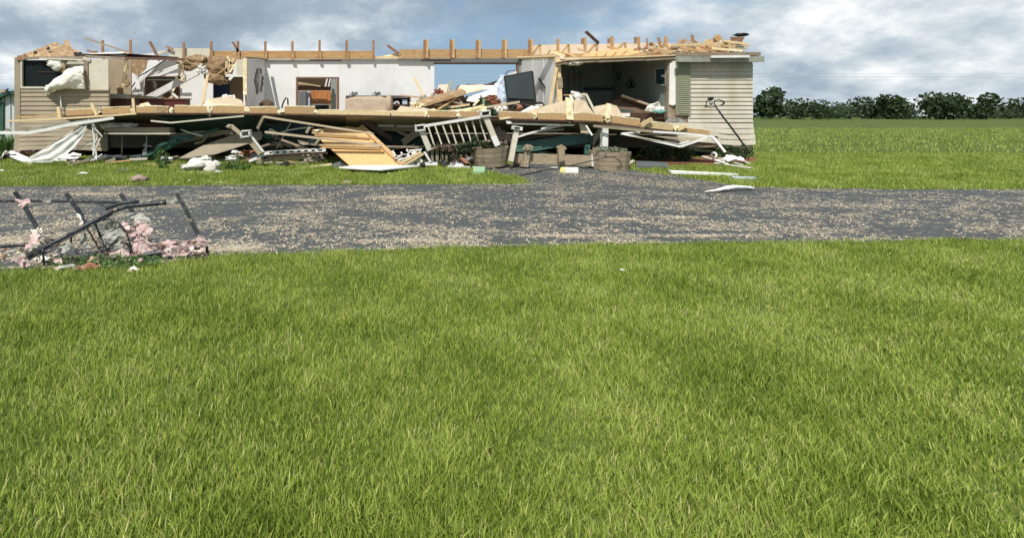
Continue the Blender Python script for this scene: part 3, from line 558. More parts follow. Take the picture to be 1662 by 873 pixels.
# insulation bulging from the window
tp_ = [(75, 142), (83, 140), (88, 132), (98, 124), (108, 118), (120, 112), (132, 109), (138, 108)]; bt_ = [(75, 149), (81, 150), (86, 144), (98, 145), (108, 143), (120, 144), (130, 144), (138, 143)]
def insf(u, v):
    x_ = u * 7; i_ = min(int(x_), 6); q = x_ - i_; a_ = V(tp_[i_][0] * (1 - q) + tp_[i_ + 1][0] * q, tp_[i_][1] * (1 - q) + tp_[i_ + 1][1] * q, 0); b_ = V(bt_[i_][0] * (1 - q) + bt_[i_ + 1][0] * q, bt_[i_][1] * (1 - q) + bt_[i_ + 1][1] * q, 0); c_ = a_.lerp(b_, v)
    p = P(c_.x, c_.y, 17.93 - .30 * math.sin(math.pi * min(1, v * .85 + .1)) * (.35 + .65 * math.sin(math.pi * min(.9, u)))); return p + nz3(p, 2.2) * .10 + nz3(p, 6) * .035 + nz3(p, 17) * .014
ins = solo(MB().grid(insf, 60, 40, .06), 'insulation_batt', 'fluff', 'white fibreglass insulation bulging out of the dark window at the end of the home', 'insulation', smooth=True)
part(MB().blob(P(90, 104, 17.98), (.28, .08, .19), .35, 2.4, 3, ry=R(20)), 'torn_insulation', 'fluff', True)
part(MB().beam(P(98, 158, 17.85), P(99.5, 175, 17.85), .035, .02, rag=.02), 'hanging_strip', 'white')

# ================================================================== FALLEN FRONT WALL
fw = thing('toppled_facade', 'fallen front wall lying outward with its broken edge and blocking facing the drive', 'wall', (2.0, 16.9, .5))
ED = 15.8; edge = [(98, 190), (220, 184.5), (330, 184.8), (430, 185.2), (520, 187), (600, 188.5), (720, 191.5), (850, 194.5), (960, 197.5), (1000, 201.5), (1045, 208), (1100, 214.5), (1165, 222.5)]
def eY(px):
    for i in range(len(edge) - 1):
        if edge[i][0] <= px <= edge[i + 1][0]: q = (px - edge[i][0]) / (edge[i + 1][0] - edge[i][0]); return edge[i][1] * (1 - q) + edge[i + 1][1] * q
    return edge[0][1] if px < 98 else edge[-1][1]
def slabpt(px, v, dz=0, wob=1.):
    a_ = P(px, eY(px), ED); X = a_.x; b_ = V(X, 17.94, 1.03 if px < 1000 else 1.0); p = a_.lerp(b_, v); p.z += dz + .02 * wob * noise.noise(V(X * .8, v * 2, 1)); return p
for (a0, a1) in [(98, 332), (333, 560), (561, 846), (847, 1164)]:
    um = 'vinyl_shade' if a0 < 500 else 'vinyl_tan'  # left sheets take the siding copy with shade in its colour
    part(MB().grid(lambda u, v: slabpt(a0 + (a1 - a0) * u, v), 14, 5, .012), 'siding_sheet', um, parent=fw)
    part(MB().grid(lambda u, v: slabpt(a0 + (a1 - a0) * u, .02 + .97 * v, .09), 14, 5, .012), 'wallboard', 'drywall', parent=fw)
    mb = MB()
    for i in range(8): mb.beam(slabpt(a0 + (a1 - a0) * i / 8, -.012, -.012), slabpt(a0 + (a1 - a0) * (i + 1) / 8, -.012, -.012), .045, .05)
    part(mb, 'bottom_plate', 'dark_wood', parent=fw)
for px in range(112, 1150, 22): # studs between the sheets, seen end on
    part(MB().beam(slabpt(px, .03, .045), slabpt(px, .97, .045), .06, .035, up=(0, 0, 1)), 'stud', 'pale_pine', parent=fw)
blocks = [(107, 151, 10, 'osb'), (166, 211, 10.5, 'osb'), (221, 255, 11, 'osb'), (255, 273, 11, 'osb_old'), (283, 335, 11.5, 'osb'), (344, 398, 12, 'osb'), (404, 450, 10.5, 'osb'), (462, 511, 13, 'osb'), (517, 633, 7.5, 'pale_pine'), (635, 690, 8, 'pale_pine'), (694, 742, 10, 'osb'), (745, 790, 10.5, 'osb'), (810, 864, 11, 'osb'), (873, 919, 11.5, 'osb'), (929, 979, 12, 'osb'), (993, 1039, 12, 'osb'), (1048, 1092, 11, 'pale_pine'), (1104, 1152, 8, 'osb')]
for (x0, x1, h, m) in blocks:
    mb = MB(); n_ = 4; top = []
    for i in range(n_ + 1):
        x = x0 + (x1 - x0) * i / n_; top.append(P(x, eY(x) - h + random.uniform(-.8, .6), ED - .02))
    bot = [P(x0 + (x1 - x0) * i / n_, eY(x0 + (x1 - x0) * i / n_) - 1.2, ED - .02) for i in range(n_, -1, -1)]
    part(mb.poly(top + bot, .09, d=(0, 1, 0)), 'rim_block', m, parent=fw)
    part(MB().poly([p + V(0, -.0, .004) for p in top] + [p + V(0, .13, .01) for p in reversed(top)], .025, d=(0, 0, 1)), 'sheathing_edge', 'foam', parent=fw)
gaps = [(158, 8), (216, 9), (278, 9), (340, 14), (401, 9), (456, 7), (514, 8), (692, 8), (744, 7), (868, 10), (924, 18), (986, 16), (1044, 9), (1098, 8)]
for x, h in gaps: part(MB().blob(P(x, eY(x) - h * .5, ED), (.075, .07, h / 55 * .62), .5, 3.5, 2), 'foam_lump', 'foam', parent=fw)
for (a_, b_, w_) in [((149, 168, 15.8), (157, 188, 15.7), .09), ((216, 161, 15.8), (218, 184, 15.75), .075), ((95, 175, 15.7), (97, 191, 15.7), .10), ((1039, 205, 15.7), (1057, 193.5, 15.7), .11), ((1100, 211, 15.7), (1115, 203, 15.7), .10), ((923, 160, 15.95), (925, 194, 15.75), .20), ((988, 169, 15.95), (985, 197, 15.8), .13)]:
    part(MB().beam(P(*a_), P(*b_), w_, .05, rag=.03), 'broken_stud', 'pale_pine' if w_ < .12 else 'foam', parent=fw)
# folded-up pieces of its wallboard
for pts, m in [([(842, 184, 16.3), (868, 176, 16.3), (900, 169, 16.4), (924, 162, 16.4), (924, 186, 16.2), (868, 186, 16.2)], 'drywall'), ([(931, 163, 16.4), (942, 161, 16.4), (950, 165, 16.4), (968, 190, 16.2), (931, 189, 16.2)], 'drywall'), ([(965, 173, 16.5), (988, 169, 16.5), (1001, 172, 16.5), (1013, 192, 16.3), (966, 188, 16.3)], 'drywall'),
              ([(884, 183.5, 16.15), (905, 177, 16.15), (904, 180, 16.15), (886, 185, 16.1)], 'foam'), ([(332, 184, 16.3), (333, 166, 16.4), (346, 160, 16.6), (372, 156, 16.6), (392, 163, 16.5), (399, 175, 16.4), (399, 184, 16.2)], 'drywall'), ([(330, 172, 16.1), (338, 161, 16.2), (346, 163, 16.2), (348, 169, 16.2), (372, 170, 16.1), (372, 172, 16.0), (346, 175, 16.), (346, 182, 15.95), (331, 182, 15.95)], 'foam'),
              ([(221, 180, 16.1), (227, 169, 16.1), (240, 166, 16.15), (248, 174, 16.1), (248, 181, 16.1)], 'foam'), ([(285, 182, 16.1), (312, 172, 16.3), (326, 168, 16.3), (330, 183, 16.1)], 'drywall'), ([(642, 182, 16.3), (650, 172, 16.5), (694, 178, 16.4), (696, 182, 16.3)], 'drywall'), ([(598, 183, 16.2), (601, 180, 16.2), (700, 181, 16.2), (700, 184, 16.2)], 'foam'),
              ([(694, 183, 15.9), (698, 178, 15.9), (704, 176, 15.9), (712, 180, 15.9), (712, 183, 15.9)], 'foam'), ([(718, 180, 15.95), (752, 177, 16), (784, 171, 16), (790, 174, 15.9), (790, 182, 15.9), (760, 184, 15.9)], 'foam')]:
    part(MB().poly([P(*p) for p in pts], .02), 'folded_sheet', m, parent=fw)
for (a_, b_, w_) in [((752, 180, 15.9), (785, 171, 15.95), .05), ((745, 182, 15.85), (782, 174, 15.9), .05), ((812, 193, 15.7), (828, 191, 15.7), .06)]: part(MB().beam(P(*a_), P(*b_), w_, .03, rag=.04), 'splinter', 'foam', parent=fw)
# long loose edge board at its left end, and white trims
board((15, 196.5, 15.6), (222, 184.5, 15.6), .055, .09, 'edge_board', 'pale_pine', 'long pale board jutting past the left end of the fallen wall', 'board', bow=.02, seg=6)
board((24, 190, 15.75), (100, 186.5, 15.75), .04, .08, 'splintered_board', 'pine', 'thin splintered board lying above the long pale board at the left', 'board', rag=.05)
def strip(path, wd_, name, m, label, cat, t=.02, group=None, nz_=0.):
    pts = [P(*p) for p in path]; mb = MB()
    for i in range(len(pts) - 1): mb.beam(pts[i], pts[i + 1], wd_, t)
    return solo(mb, name, m, label, cat, group)
strip([(-12, 215.5, 15.3), (45, 216, 15.3), (75, 211, 15.3), (110, 203, 15.4), (150, 197, 15.5), (185, 191.5, 15.6)], .085, 'vinyl_strip', 'white', 'long bent white trim sticking out past the left corner of the home', 'trim', .05)
strip([(37, 212, 15.5), (80, 205, 15.5), (130, 197, 15.6), (160, 193, 15.6)], .05, 'vinyl_strip', 'fascia', 'grey bent trim just above the long white one at the left corner', 'trim', .04)
strip([(245, 196.4, 15.55), (277, 199.5, 15.5), (330, 194.5, 15.5), (396, 188.5, 15.6)], .045, 'metal_edging', 'cream', 'pale bent metal edging along the dark green sheet under the fallen wall', 'trim', .03)

# ---- crumpled white vinyl at left
solo(rag([P(50, 260, 15.3), P(78, 253, 15.3), P(105, 237, 15.35), P(124, 223, 15.4), P(143, 203, 15.5)], [.14, .40, .52, .44, .10], .06, 44, 30, .006, 1, 2.0, folds=2), 'curtain', 'cloth_white', 'crumpled white curtain draped from the fallen wall to the grass near the left corner', 'curtain', smooth=True)
for k, (a_, b_) in enumerate([((78, 244, 15.7), (146, 199, 15.7)), ((84, 242, 15.7), (138, 198, 15.7)), ((46, 257, 15.8), (135, 201, 15.75)), ((96, 243, 15.7), (146, 211, 15.65)), ((40, 250, 15.8), (110, 218, 15.8))]):
    if k < 4: board(a_, b_, .028, .012, 'curtain_rail' if k < 2 else 'plastic_strip', 'white', ['topmost white strip slanting above the crumpled curtain', 'second white strip slanting just below the topmost one by the curtain', 'longest white strip running the length of the crumpled curtain', 'short lower white strip lying across the crumpled curtain'][k], 'strip', bow=.03, seg=4)
bl_ = [((149, 196), (155, 250)), ((152, 198), (157, 256)), ((155, 205), (151, 252)), ((158, 222), (149, 240)), ((163, 224), (152, 246)), ((146, 196), (166, 222)), ((166, 250), (146, 261)), ((150, 240), (157, 260)), ((143, 194), (160, 216))]
bt = thing('window_blind', 'broken white window blind hanging in tangled slats beside the crumpled curtain', 'blind', P(154, 258, 15.6))
for a_, b_ in bl_: MB().beam(P(*a_, 15.6 + random.uniform(-.1, .1)), P(*b_, 15.6), .03, .008, rag=.01, bow=.02, seg=3).build('slat', 'white', bt)
for a_, b_, l_ in [((124, 241, 16), (153, 227, 16), 'upper of two thin white rods behind the broken blind'), ((124, 243, 15.95), (152, 231, 15.95), 'lower of two thin white rods behind the broken blind')]: board(a_, b_, .025, .02, 'rod', 'white', l_, 'rod')
board((198.5, 217, 16.6), (197.5, 254, 16.6), .035, .03, 'thin_post', 'grey_wood', 'thin pale post under the left end of the long shelf', 'post')
bt = thing('clothes_stand', 'small broken white stand of thin rods on the ground left of the green panel', 'stand', P(237, 256, 16.4))
for a_, b_ in [((238.5, 218), (237, 253)), ((232, 236), (246, 238)), ((233, 243), (232, 255)), ((236, 238), (234, 257)), ((222, 255), (235, 257)), ((234, 233), (241, 238))]: MB().tube([P(*a_, 16.4), P(*b_, 16.4)], .018, 6).build('rod', 'wire', bt)
# long tan shelf with fluff
shf = thing('porch_shelf', 'long tan boxed ledge with white fluff on top under the fallen wall', 'ledge', P(220, 218, 16.2))
MB().poly([P(169, 207.5, 16.1), P(275, 207, 16.1), P(275, 215, 16.1), P(170, 214.5, 16.1)], .5, d=(0, 1, 0)).build('face_board', 'vinyl', shf)
MB().poly([P(169, 216, 16.05), P(276, 216.2, 16.05), P(276, 218.4, 16.05), P(170, 218, 16.05)], .06, d=(0, 1, 0)).build('lower_trim', 'cream', shf)
solo(MB().blob(P(180, 205, 16.25), (.30, .18, .09), .4, 3, 3).blob(P(205, 204, 16.3), (.33, .18, .08), .4, 3, 3), 'insulation_fluff', 'fluff', 'loose white fluff lying on the long tan boxed ledge', 'insulation', smooth=True)
solo(MB().poly([P(175, 193, 16.9), P(264, 192, 16.9), P(271, 206, 16.7), P(176, 207, 16.7)], .03), 'panel', 'redwood', 'red brown board panel standing behind the white fluff on the boxed ledge', 'panel')
solo(MB().poly([P(159, 192, 16.4), P(178, 192, 16.4), P(178, 200, 16.4), P(167, 207, 16.2), P(160, 197, 16.3)], .03), 'panel', 'vinyl', 'small tan panel at the left end of the boxed ledge', 'panel')
# ---- dark green sheets
def sheet(pts, name, m, label, cat, t=.02, group=None, **k): return solo(MB().poly([P(*p) for p in pts], t, **k), name, m, label, cat, group)
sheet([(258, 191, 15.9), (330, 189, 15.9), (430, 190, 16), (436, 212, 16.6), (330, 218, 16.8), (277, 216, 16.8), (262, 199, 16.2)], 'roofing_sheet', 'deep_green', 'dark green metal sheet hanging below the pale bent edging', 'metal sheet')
gp = thing('crumpled_siding', 'crumpled green metal panel slanting to the grass left of the weeds', 'metal panel', P(240, 258, 16.2))
MB().grid(lambda u, v: P(238 + 42 * u + 14 * v * u, 247 - 24 * u + 14 * v * (1 - .3 * u), 16.2 + .12 * v) + nz3(V(u * 3, v * 3, 0), 1) * .06, 14, 6, .01).build('sheet', 'trim_green', gp, smooth=False)
MB().poly([P(275, 222, 16.3), P(320, 217, 16.4), P(360, 206, 16.5), P(350, 214, 16.5), P(315, 222, 16.4), P(275, 240, 16.3)], .015).build('folded_sheet', 'trim_green', gp)
sheet([(276, 218, 16.7), (430, 200, 16.5), (440, 203, 16.5), (300, 232, 16.8), (276, 236, 16.8)], 'roofing_sheet', 'vinyl_tan', 'tan grey sheet sloping just above the green metal panel', 'metal sheet')
sheet([(286, 259, 16.2), (330, 236, 16.3), (385, 216, 16.4), (425, 213, 16.5), (425, 226, 16.3), (375, 243, 16.2), (325, 258, 16.1)], 'porch_sheet', 'vinyl_tan', 'long dull tan sheet slanting down to the grass behind the porch post', 'metal sheet')
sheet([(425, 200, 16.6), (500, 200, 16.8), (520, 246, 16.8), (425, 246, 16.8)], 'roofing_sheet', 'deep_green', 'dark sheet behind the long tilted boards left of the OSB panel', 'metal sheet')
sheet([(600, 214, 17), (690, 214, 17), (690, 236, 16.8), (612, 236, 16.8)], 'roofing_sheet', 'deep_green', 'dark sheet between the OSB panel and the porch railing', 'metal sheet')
sheet([(612, 200, 16.6), (675, 203, 16.6), (675, 214, 16.7), (612, 212, 16.7)], 'soffit_sheet', 'vinyl_tan', 'tan soffit panel under the fallen wall right of the OSB panel', 'panel')
for (x0, x1, y, l_) in [(613, 640, 203, 'left of two pale vents set in the tan soffit panel'), (644, 672, 204, 'right of two pale vents set in the tan soffit panel')]: solo(MB().poly([P(x0, y, 16.5), P(x1, y, 16.5), P(x1 - 2, y + 3, 16.5), P(x0, y + 3, 16.5)], .02), 'vent_strip', 'cream', l_, 'vent')
# curved green beams right of the railing
sheet([(836, 231, 16.2), (880, 226, 16.25), (920, 220, 16.3), (962, 218, 16.35), (963, 231, 16.3), (935, 235, 16.2), (900, 240, 16.2), (862, 246, 16.1), (838, 246, 16.1)], 'green_board', 'trim_green', 'broad green trim board slanting behind the plank fence', 'board', .04)
sheet([(838, 241, 15.9), (874, 238, 15.9), (860, 245, 15.85), (838, 247, 15.85)], 'green_scrap', 'trim_green', 'small green scrap behind the left post of the plank fence', 'scrap')
board((840, 222.5, 15.9), (918, 203, 16.0), .055, .05, 'white_batten', 'white', 'white trim slanting up under the fallen wall above the green board', 'trim', bow=-.03, seg=5)
board((878, 209.5, 15.85), (898, 203, 15.9), .05, .04, 'white_batten', 'white', 'short white trim lying against the slanting white one', 'trim')
board((951, 204, 15.7), (961, 220, 15.65), .05, .03, 'bent_strip', 'white', 'bent white trim hanging above the end of the green board', 'trim')
sheet([(940, 200, 15.9), (950, 202, 15.9), (957, 217, 15.9), (943, 216, 15.9)], 'wall_scrap', 'drywall', 'tan scrap hanging beside the bent white trim', 'scrap')
sheet([(950, 235, 16.1), (958, 235, 16.1), (958, 250, 16), (949, 250, 16)], 'green_post', 'trim_green', 'short green post behind the right end of the plank fence', 'post', .08)
sheet([(821, 196.5, 15.6), (829, 197, 15.6), (831, 201, 15.6), (823, 201.5, 15.6)], 'white_scrap', 'white', 'small white scrap stuck under the fallen wall above the tilted post', 'scrap')
sheet([(828, 198.5, 15.8), (935, 202, 15.8), (930, 204.5, 15.8), (832, 202.5, 15.8)], 'soffit_strip', 'fascia', 'grey trim strip under the fallen wall right of the tilted post', 'trim')
sheet([(1010, 217.5, 15.4), (1000, 203.5, 15.6), (1060, 212, 15.5), (962, 203, 15.7)][1:3] + [(1110, 221, 15.4), (963, 206.5, 15.7), (963, 203, 15.7)], 'porch_fascia', 'vinyl_tan', 'olive fascia strip under the right part of the fallen wall', 'trim', .03)
# white column
col = thing('porch_support', 'upright white porch column standing behind the right planter', 'column', P(980, 246, 15.9))
MB().beam(P(981, 206, 15.9), P(980, 247, 15.9), .17, .17).build('shaft', 'white', col)
MB().beam(P(980, 242, 15.86), P(980, 247, 15.86), .21, .21).build('base_trim', 'white', col)
# hanging window frame and long trim at right
wfm = thing('slanted_sash', 'empty white window frame hanging slanted under the right end of the fallen wall', 'window frame', P(1090, 238, 15.3))
fp = [P(1009, 217.2, 15.5), P(1104, 238.3, 15.1), P(1147, 224, 15.3), P(1038, 214.5, 15.7)]
fi = [P(1024, 217.6, 15.45), P(1102, 234.5, 15.12), P(1118, 229.5, 15.2), P(1036, 216.5, 15.6)]
for i in (0, 1, 3): MB().beam(fp[i], fp[(i + 1) % 4], .05, .05).build('frame_bar', 'white', wfm)
MB().beam(fi[1], fi[2], .035, .04).build('frame_bar', 'white', wfm); MB().beam(P(1018, 219.5, 15.4), P(1104, 234.5, 15.1), .02, .03).build('frame_bar', 'cream', wfm)
MB().poly([P(1060, 221, 15.5), P(1142, 224.5, 15.3), P(1122, 231, 15.2)], .01).build('screen_panel', 'vinyl_tan', wfm)
strip([(1060, 214, 15.5), (1112, 217, 15.4), (1156, 222, 15.3), (1163, 230, 15.2), (1177, 247.5, 15.0)], .06, 'corner_strip', 'white', 'long white trim bent down over the end of the fallen wall', 'trim', .04)

# ================================================================== INSIDE THE OPEN ROOMS
# left bedroom: maroon headboard / dresser
dr = thing('dresser', 'long low maroon wood dresser in the open left bedroom', 'dresser', P(250, 190, 19))
MB().span(XP(226, 19), XP(301, 19), 19, 19.5, FZ, ZP(161.5, 19)).build('carcass', 'maroon', dr)
MB().span(XP(225, 18.95), XP(302, 18.95), 18.95, 19.55, ZP(161.5, 19), ZP(159.8, 19)).build('top', 'redwood', dr)
solo(MB().span(XP(177, 18.8), XP(226, 18.8), 18.8, 19.6, FZ, ZP(160, 18.8)), 'cabinet', 'dark_wood', 'dark low cabinet left of the maroon dresser', 'cabinet')
sheet([(177, 152.5, 18.6), (205, 153, 18.6), (226, 155, 18.6), (262, 158, 18.8), (262, 160, 18.8), (177, 160, 18.6)], 'bed_board', 'fascia', 'grey slab lying across the dark low cabinet in the left bedroom', 'panel', .5, d=(0, 1, 0))
wp = thing('boxed_timber', 'white boxed beam slanting across the hatch in the left bedroom', 'beam', P(233, 164, 20.8))
MB().beam(P(233, 164, 20.8), P(322, 116, 20.2), .24, .16, rag=.05).build('boxed_beam', 'white', wp)
MB().blob(P(327, 112.5, 20.1), (.16, .12, .14), .7, 3, 3).build('torn_end', 'white', wp)
board((249, 132, 22.8), (254, 140, 22.8), .1, .04, 'stick', 'white', 'white stub of timber seen inside the hatch', 'stick', rag=.02)
board((249, 139, 22.9), (262, 156, 22.7), .08, .04, 'stick', 'peach', 'pale stick leaning inside the hatch', 'stick')
board((276, 148, 22.6), (290, 161, 22.5), .09, .04, 'stick', 'white', 'white stick leaning behind the slanting boxed beam', 'stick')
board((262, 156, 22.6), (270, 165, 22.5), .1, .05, 'stick', 'peach', 'short pale block low inside the hatch', 'stick')
board((272, 163, 22.5), (281, 156, 22.6), .1, .05, 'stick', 'drywall', 'tan block low inside the hatch beside the pale one', 'stick')
board((280, 148, 22.0), (288, 134, 22.0), .09, .05, 'stick', 'foam', 'cream splinter at the right edge of the hatch', 'stick', rag=.04)
# hanging fibreglass under the ceiling
hb = thing('hanging_insulation', 'brown fibreglass batts sagging from the torn ceiling above the left doorway', 'insulation', P(345, 138, 20.3))
MB().blob(P(318, 103, 20.5), (.58, .22, .29), .3, 2.4, 5).build('batt', 'batt', hb, smooth=True)
MB().blob(P(357, 108, 20.4), (.48, .22, .38), .22, 2.4, 4).build('batt', 'batt', hb, smooth=True)
MB().blob(P(350, 128, 20.3), (.44, .18, .20), .22, 2.4, 4, ry=R(20)).build('batt', 'batt', hb, smooth=True)
MB().beam(P(341, 92, 20.3), P(340, 122, 20.3), .11, .05, rag=.03).build('stud', 'red_pine', hb)
MB().poly([P(298, 105, 20.6), P(312, 118, 20.6), P(332, 112, 20.6), P(340, 104, 20.6), P(320, 99, 20.6)], .04).build('torn_sheet', 'brown_panel', hb)
for (a_, b_, w_, m) in [((293, 96, 20.2), (291, 128, 20.2), .11, 'foam'), ((297, 96, 20.15), (298, 122, 20.15), .05, 'osb_old'), ((286, 126, 20.2), (298, 129, 20.2), .14, 'foam'), ((337, 123, 19.8), (329, 168, 19.6), .10, 'pale_pine'), ((366, 118, 20), (379, 96, 20), .10, 'pale_pine'), ((369, 92, 20), (380, 112, 20), .07, 'foam'), ((372, 118, 19.9), (386, 100, 20), .08, 'foam'), ((368, 100, 20), (367, 122, 20), .09, 'pale_pine'), ((380, 88, 20.2), (384, 102, 20.2), .16, 'osb'), ((340, 130, 20), (365, 112, 20), .05, 'pine')]:
    MB().beam(P(*a_), P(*b_), w_, .04, rag=.05).build('splintered_timber', m, hb)
MB().beam(P(379, 122, 19.9), P(372, 130, 19.9), .10, .02).build('torn_edge', 'white', hb)
solo(rag([P(360, 160, 18.6), P(368, 156, 18.7), P(378, 157, 18.7), P(382, 163, 18.6)], [.10, .2, .22, .1], .10, 16, 8, .01, 4, 5), 'rag', 'cloth_white', 'white rag lying on the folded wallboard before the left doorway', 'rag', smooth=True)
# ornament on the cross wall
orn = thing('wall_ornament', 'dark purple wooden scroll ornament hung on the white cross wall', 'ornament', V(-4.33, 20.4, 1.9))
def ox(d, z): return V(-4.33, d, z)
od = MB()
for (x, y, r_) in [(418.5, 117, .13), (416.5, 123, .11), (415.5, 132, .14), (417, 140, .13), (418, 148, .12), (424, 116, .10), (426.5, 128, .11), (426, 136, .10), (424, 144, .11)]:
    d_ = -4.33 * F / (x - 600); c_ = P(x, y, d_); od.blob(c_, (.02, r_ * 1.7, r_ * 1.15), .2, 2, 2)
K['ornament'] = mat('ornament_wood', (.05, .028, .045), (.03, .018, .03), 5, rough=.4, var=0); od.build('scroll', 'ornament', orn)
ob_ = MB(); d_ = -4.33 * F / (421 - 600)
for y in (121, 130, 141): ob_.blob(P(421, y, d_), (.03, .16, .22), .2, 2, 2)
ob_.build('pale_inset', 'cream', orn)
solo(MB().tube([P(457, 176, 19.5), P(460, 166, 19.5), P(464, 159, 19.5), P(467, 160.5, 19.5), P(467.5, 171, 19.5)], .028, 8), 'hose', 'dark', 'black curved hose sticking up behind the fallen wall near the white wall', 'hose', smooth=True)
solo(MB().blob(P(433, 172, 19.8), (.26, .2, .26), .15, 2, 3), 'chair_back', 'brown_fabric', 'round brown chair back behind the fallen wall below the ornament', 'chair', smooth=True)
# kitchen seen through the doorway
kc = thing('kitchen_cabinet', 'orange brown kitchen cabinet seen through the brown framed doorway', 'cabinet', P(522, 168, 25.4))
D = 25.4
MB().span(XP(503, D), XP(540, D), D, D + .35, ZP(169, D), ZP(147.5, D)).build('carcass', 'cabinet', kc)
for x0, x1 in [(504, 510.5), (511.5, 531)]:
    dd = MB().span(XP(x0, D), XP(x1, D), D - .03, D - .003, ZP(167, D), ZP(149, D)).build('door', 'cabinet', kc)
    MB().span(XP(x0 + 1.5, D), XP(x1 - 1.5, D), D - .042, D - .032, ZP(164.5, D), ZP(151, D)).build('door_panel', 'cabinet', dd)
    MB().blob(P(508 if x0 < 505 else 514, 164, D - .06), (.025, .025, .025), 0, 1, 2).build('knob', 'white', dd)
solo(MB().span(XP(485, 25), XP(497, 25), 25, 25.7, FZ, ZP(148, 25)), 'fridge', 'steel', 'grey green fridge left of the orange kitchen cabinet', 'fridge', bev=.02)
solo(MB().span(XP(497.5, 25.2), XP(503, 25.2), 25.2, 25.8, FZ, ZP(149, 25.2)), 'pantry_side', 'cloth_blue', 'pale grey upright panel between fridge and kitchen cabinet', 'panel')
st = thing('oven', 'black oven with grey rim under the kitchen cabinet', 'oven', P(518, 185, 25.3))
MB().span(XP(504, 25.3), XP(533.5, 25.3), 25.3, 25.9, FZ, ZP(169.6, 25.3)).build('body', 'steel', st, bev=.015); MB().span(XP(505.5, 25.2), XP(532, 25.2), 25.26, 25.29, FZ + .1, ZP(171, 25.3)).build('glass_front', 'glass', st)
sheet([(484, 127, 24), (538, 128, 24.2), (539, 138, 24.6), (520, 142, 24.8), (484, 134, 24.4)], 'hanging_sheet', 'grey_wood', 'grey planked ceiling piece hanging inside the kitchen doorway', 'panel')
board((484, 134, 23.6), (520, 140.5, 23.8), .05, .04, 'lath', 'pale_pine', 'pale lath crossing the top of the kitchen doorway', 'lath')
sheet([(484, 139, 24.9), (540, 141, 24.9), (538, 147, 25), (484, 147, 25)], 'sagging_deck', 'dark_wood', 'dark sagging roof edge above the kitchen cabinet', 'roof piece', .1)
board((531, 128, 23.6), (528, 141, 23.6), .06, .02, 'blind_strip', 'white', 'left white strip hanging in the kitchen doorway', 'strip')
board((536, 128, 23.6), (533, 141, 23.6), .05, .02, 'blind_strip', 'white', 'right white strip hanging in the kitchen doorway', 'strip')
solo(MB().span(XP(537, 23.2), XP(545, 23.2), 23.2, 23.3, FZ, ZP(128, 23.2)), 'divider', 'green_wall', 'dark green partition just inside the right side of the kitchen doorway', 'partition')
# sofa, console
sf = thing('sofa', 'tan sofa seen from behind in the middle room left of the dark console', 'sofa', P(596, 200, 19.6))
MB().grid(lambda u, v: P(561.5 + 72 * u + (4 * v - 2) * (u - .5), 159 + 26 * (1 - v) + 1.5 * abs(u - .5) * 2 - .8 * math.sin(u * 9), 19.6 - .12 * (1 - v) + .03 * noise.noise(V(u * 5, v * 3, 0))), 20, 8, .05).build('backrest', 'sofa', sf, smooth=True)
MB().poly([P(562, 160.5, 19.6), P(575, 157, 20.1), P(618, 156, 20.1), P(629, 160, 19.65)], .22, d=(0, 0, -1)).build('top_cushion', 'sofa', sf, bev=.03)
MB().blob(P(631, 172, 19.8), (.16, .42, .42), .08, 2, 3).build('armrest', 'sofa', sf, smooth=True)
cs = thing('console_table', 'dark wood console with an open shelf against the white wall behind the sofa', 'console', P(614, 205, 21.3)); D = 21.3
MB().span(XP(561, D), XP(667, D), D, D + .5, ZP(157.5, D), ZP(155.5, D)).build('top', 'dark_wood', cs)
MB().span(XP(561, D), XP(564, D), D, D + .5, FZ, ZP(157.5, D)).build('side_panel', 'dark_wood', cs); MB().span(XP(664, D), XP(666.5, D), D, D + .5, FZ, ZP(157.5, D)).build('side_panel', 'dark_wood', cs)
MB().span(XP(564, D), XP(664, D), D + .44, D + .49, FZ, ZP(158, D)).build('back_panel', 'dark', cs); MB().span(XP(564, D), XP(664, D), D + .02, D + .44, ZP(172, D), ZP(170, D)).build('shelf', 'dark_wood', cs)
def trinket(x, y, sc, label):
    t_ = MB(); c_ = P(x, y, 21.5); t_.tube([c_ + V(-.1, 0, .02), c_ + V(-.05, 0, .14), c_ + V(.03, 0, .1), c_ + V(.12, 0, .14), c_ + V(.16, 0, .03)], [.02, .035, .05, .03, .02], 6).blob(c_ + V(0, 0, .05), (.10, .06, .06), .6, 4, 2).blob(c_ + V(.1, 0, .07), (.06, .05, .05), .5, 4, 2).tube([c_ + V(-.15, 0, 0), c_ + V(-.16, 0, .12)], .012, 5)
    return solo(t_, 'figurine', 'steel', label, 'figurine')
trinket(574, 155.3, 1, 'tangled grey metal figurine standing on the left end of the console'); trinket(611, 155.3, 1, 'low grey metal figurine lying on the console behind the sofa')
solo(MB().tube([P(639, 169, 21.4), P(642, 166, 21.4), P(646, 165.5, 21.4), P(648, 169, 21.4)], .03, 6).blob(P(643, 168, 21.45), (.07, .05, .05), .3, 3, 2), 'basket', 'cloth_white', 'small white wire basket on the open shelf of the console', 'basket')
solo(MB().span(XP(653, 21.45), XP(661, 21.45), 21.4, 21.5, ZP(170, 21.45), ZP(161.5, 21.45)), 'photo_frame', 'cloth_blue', 'pale blue picture frame on the open shelf of the console', 'picture frame', bev=.008)
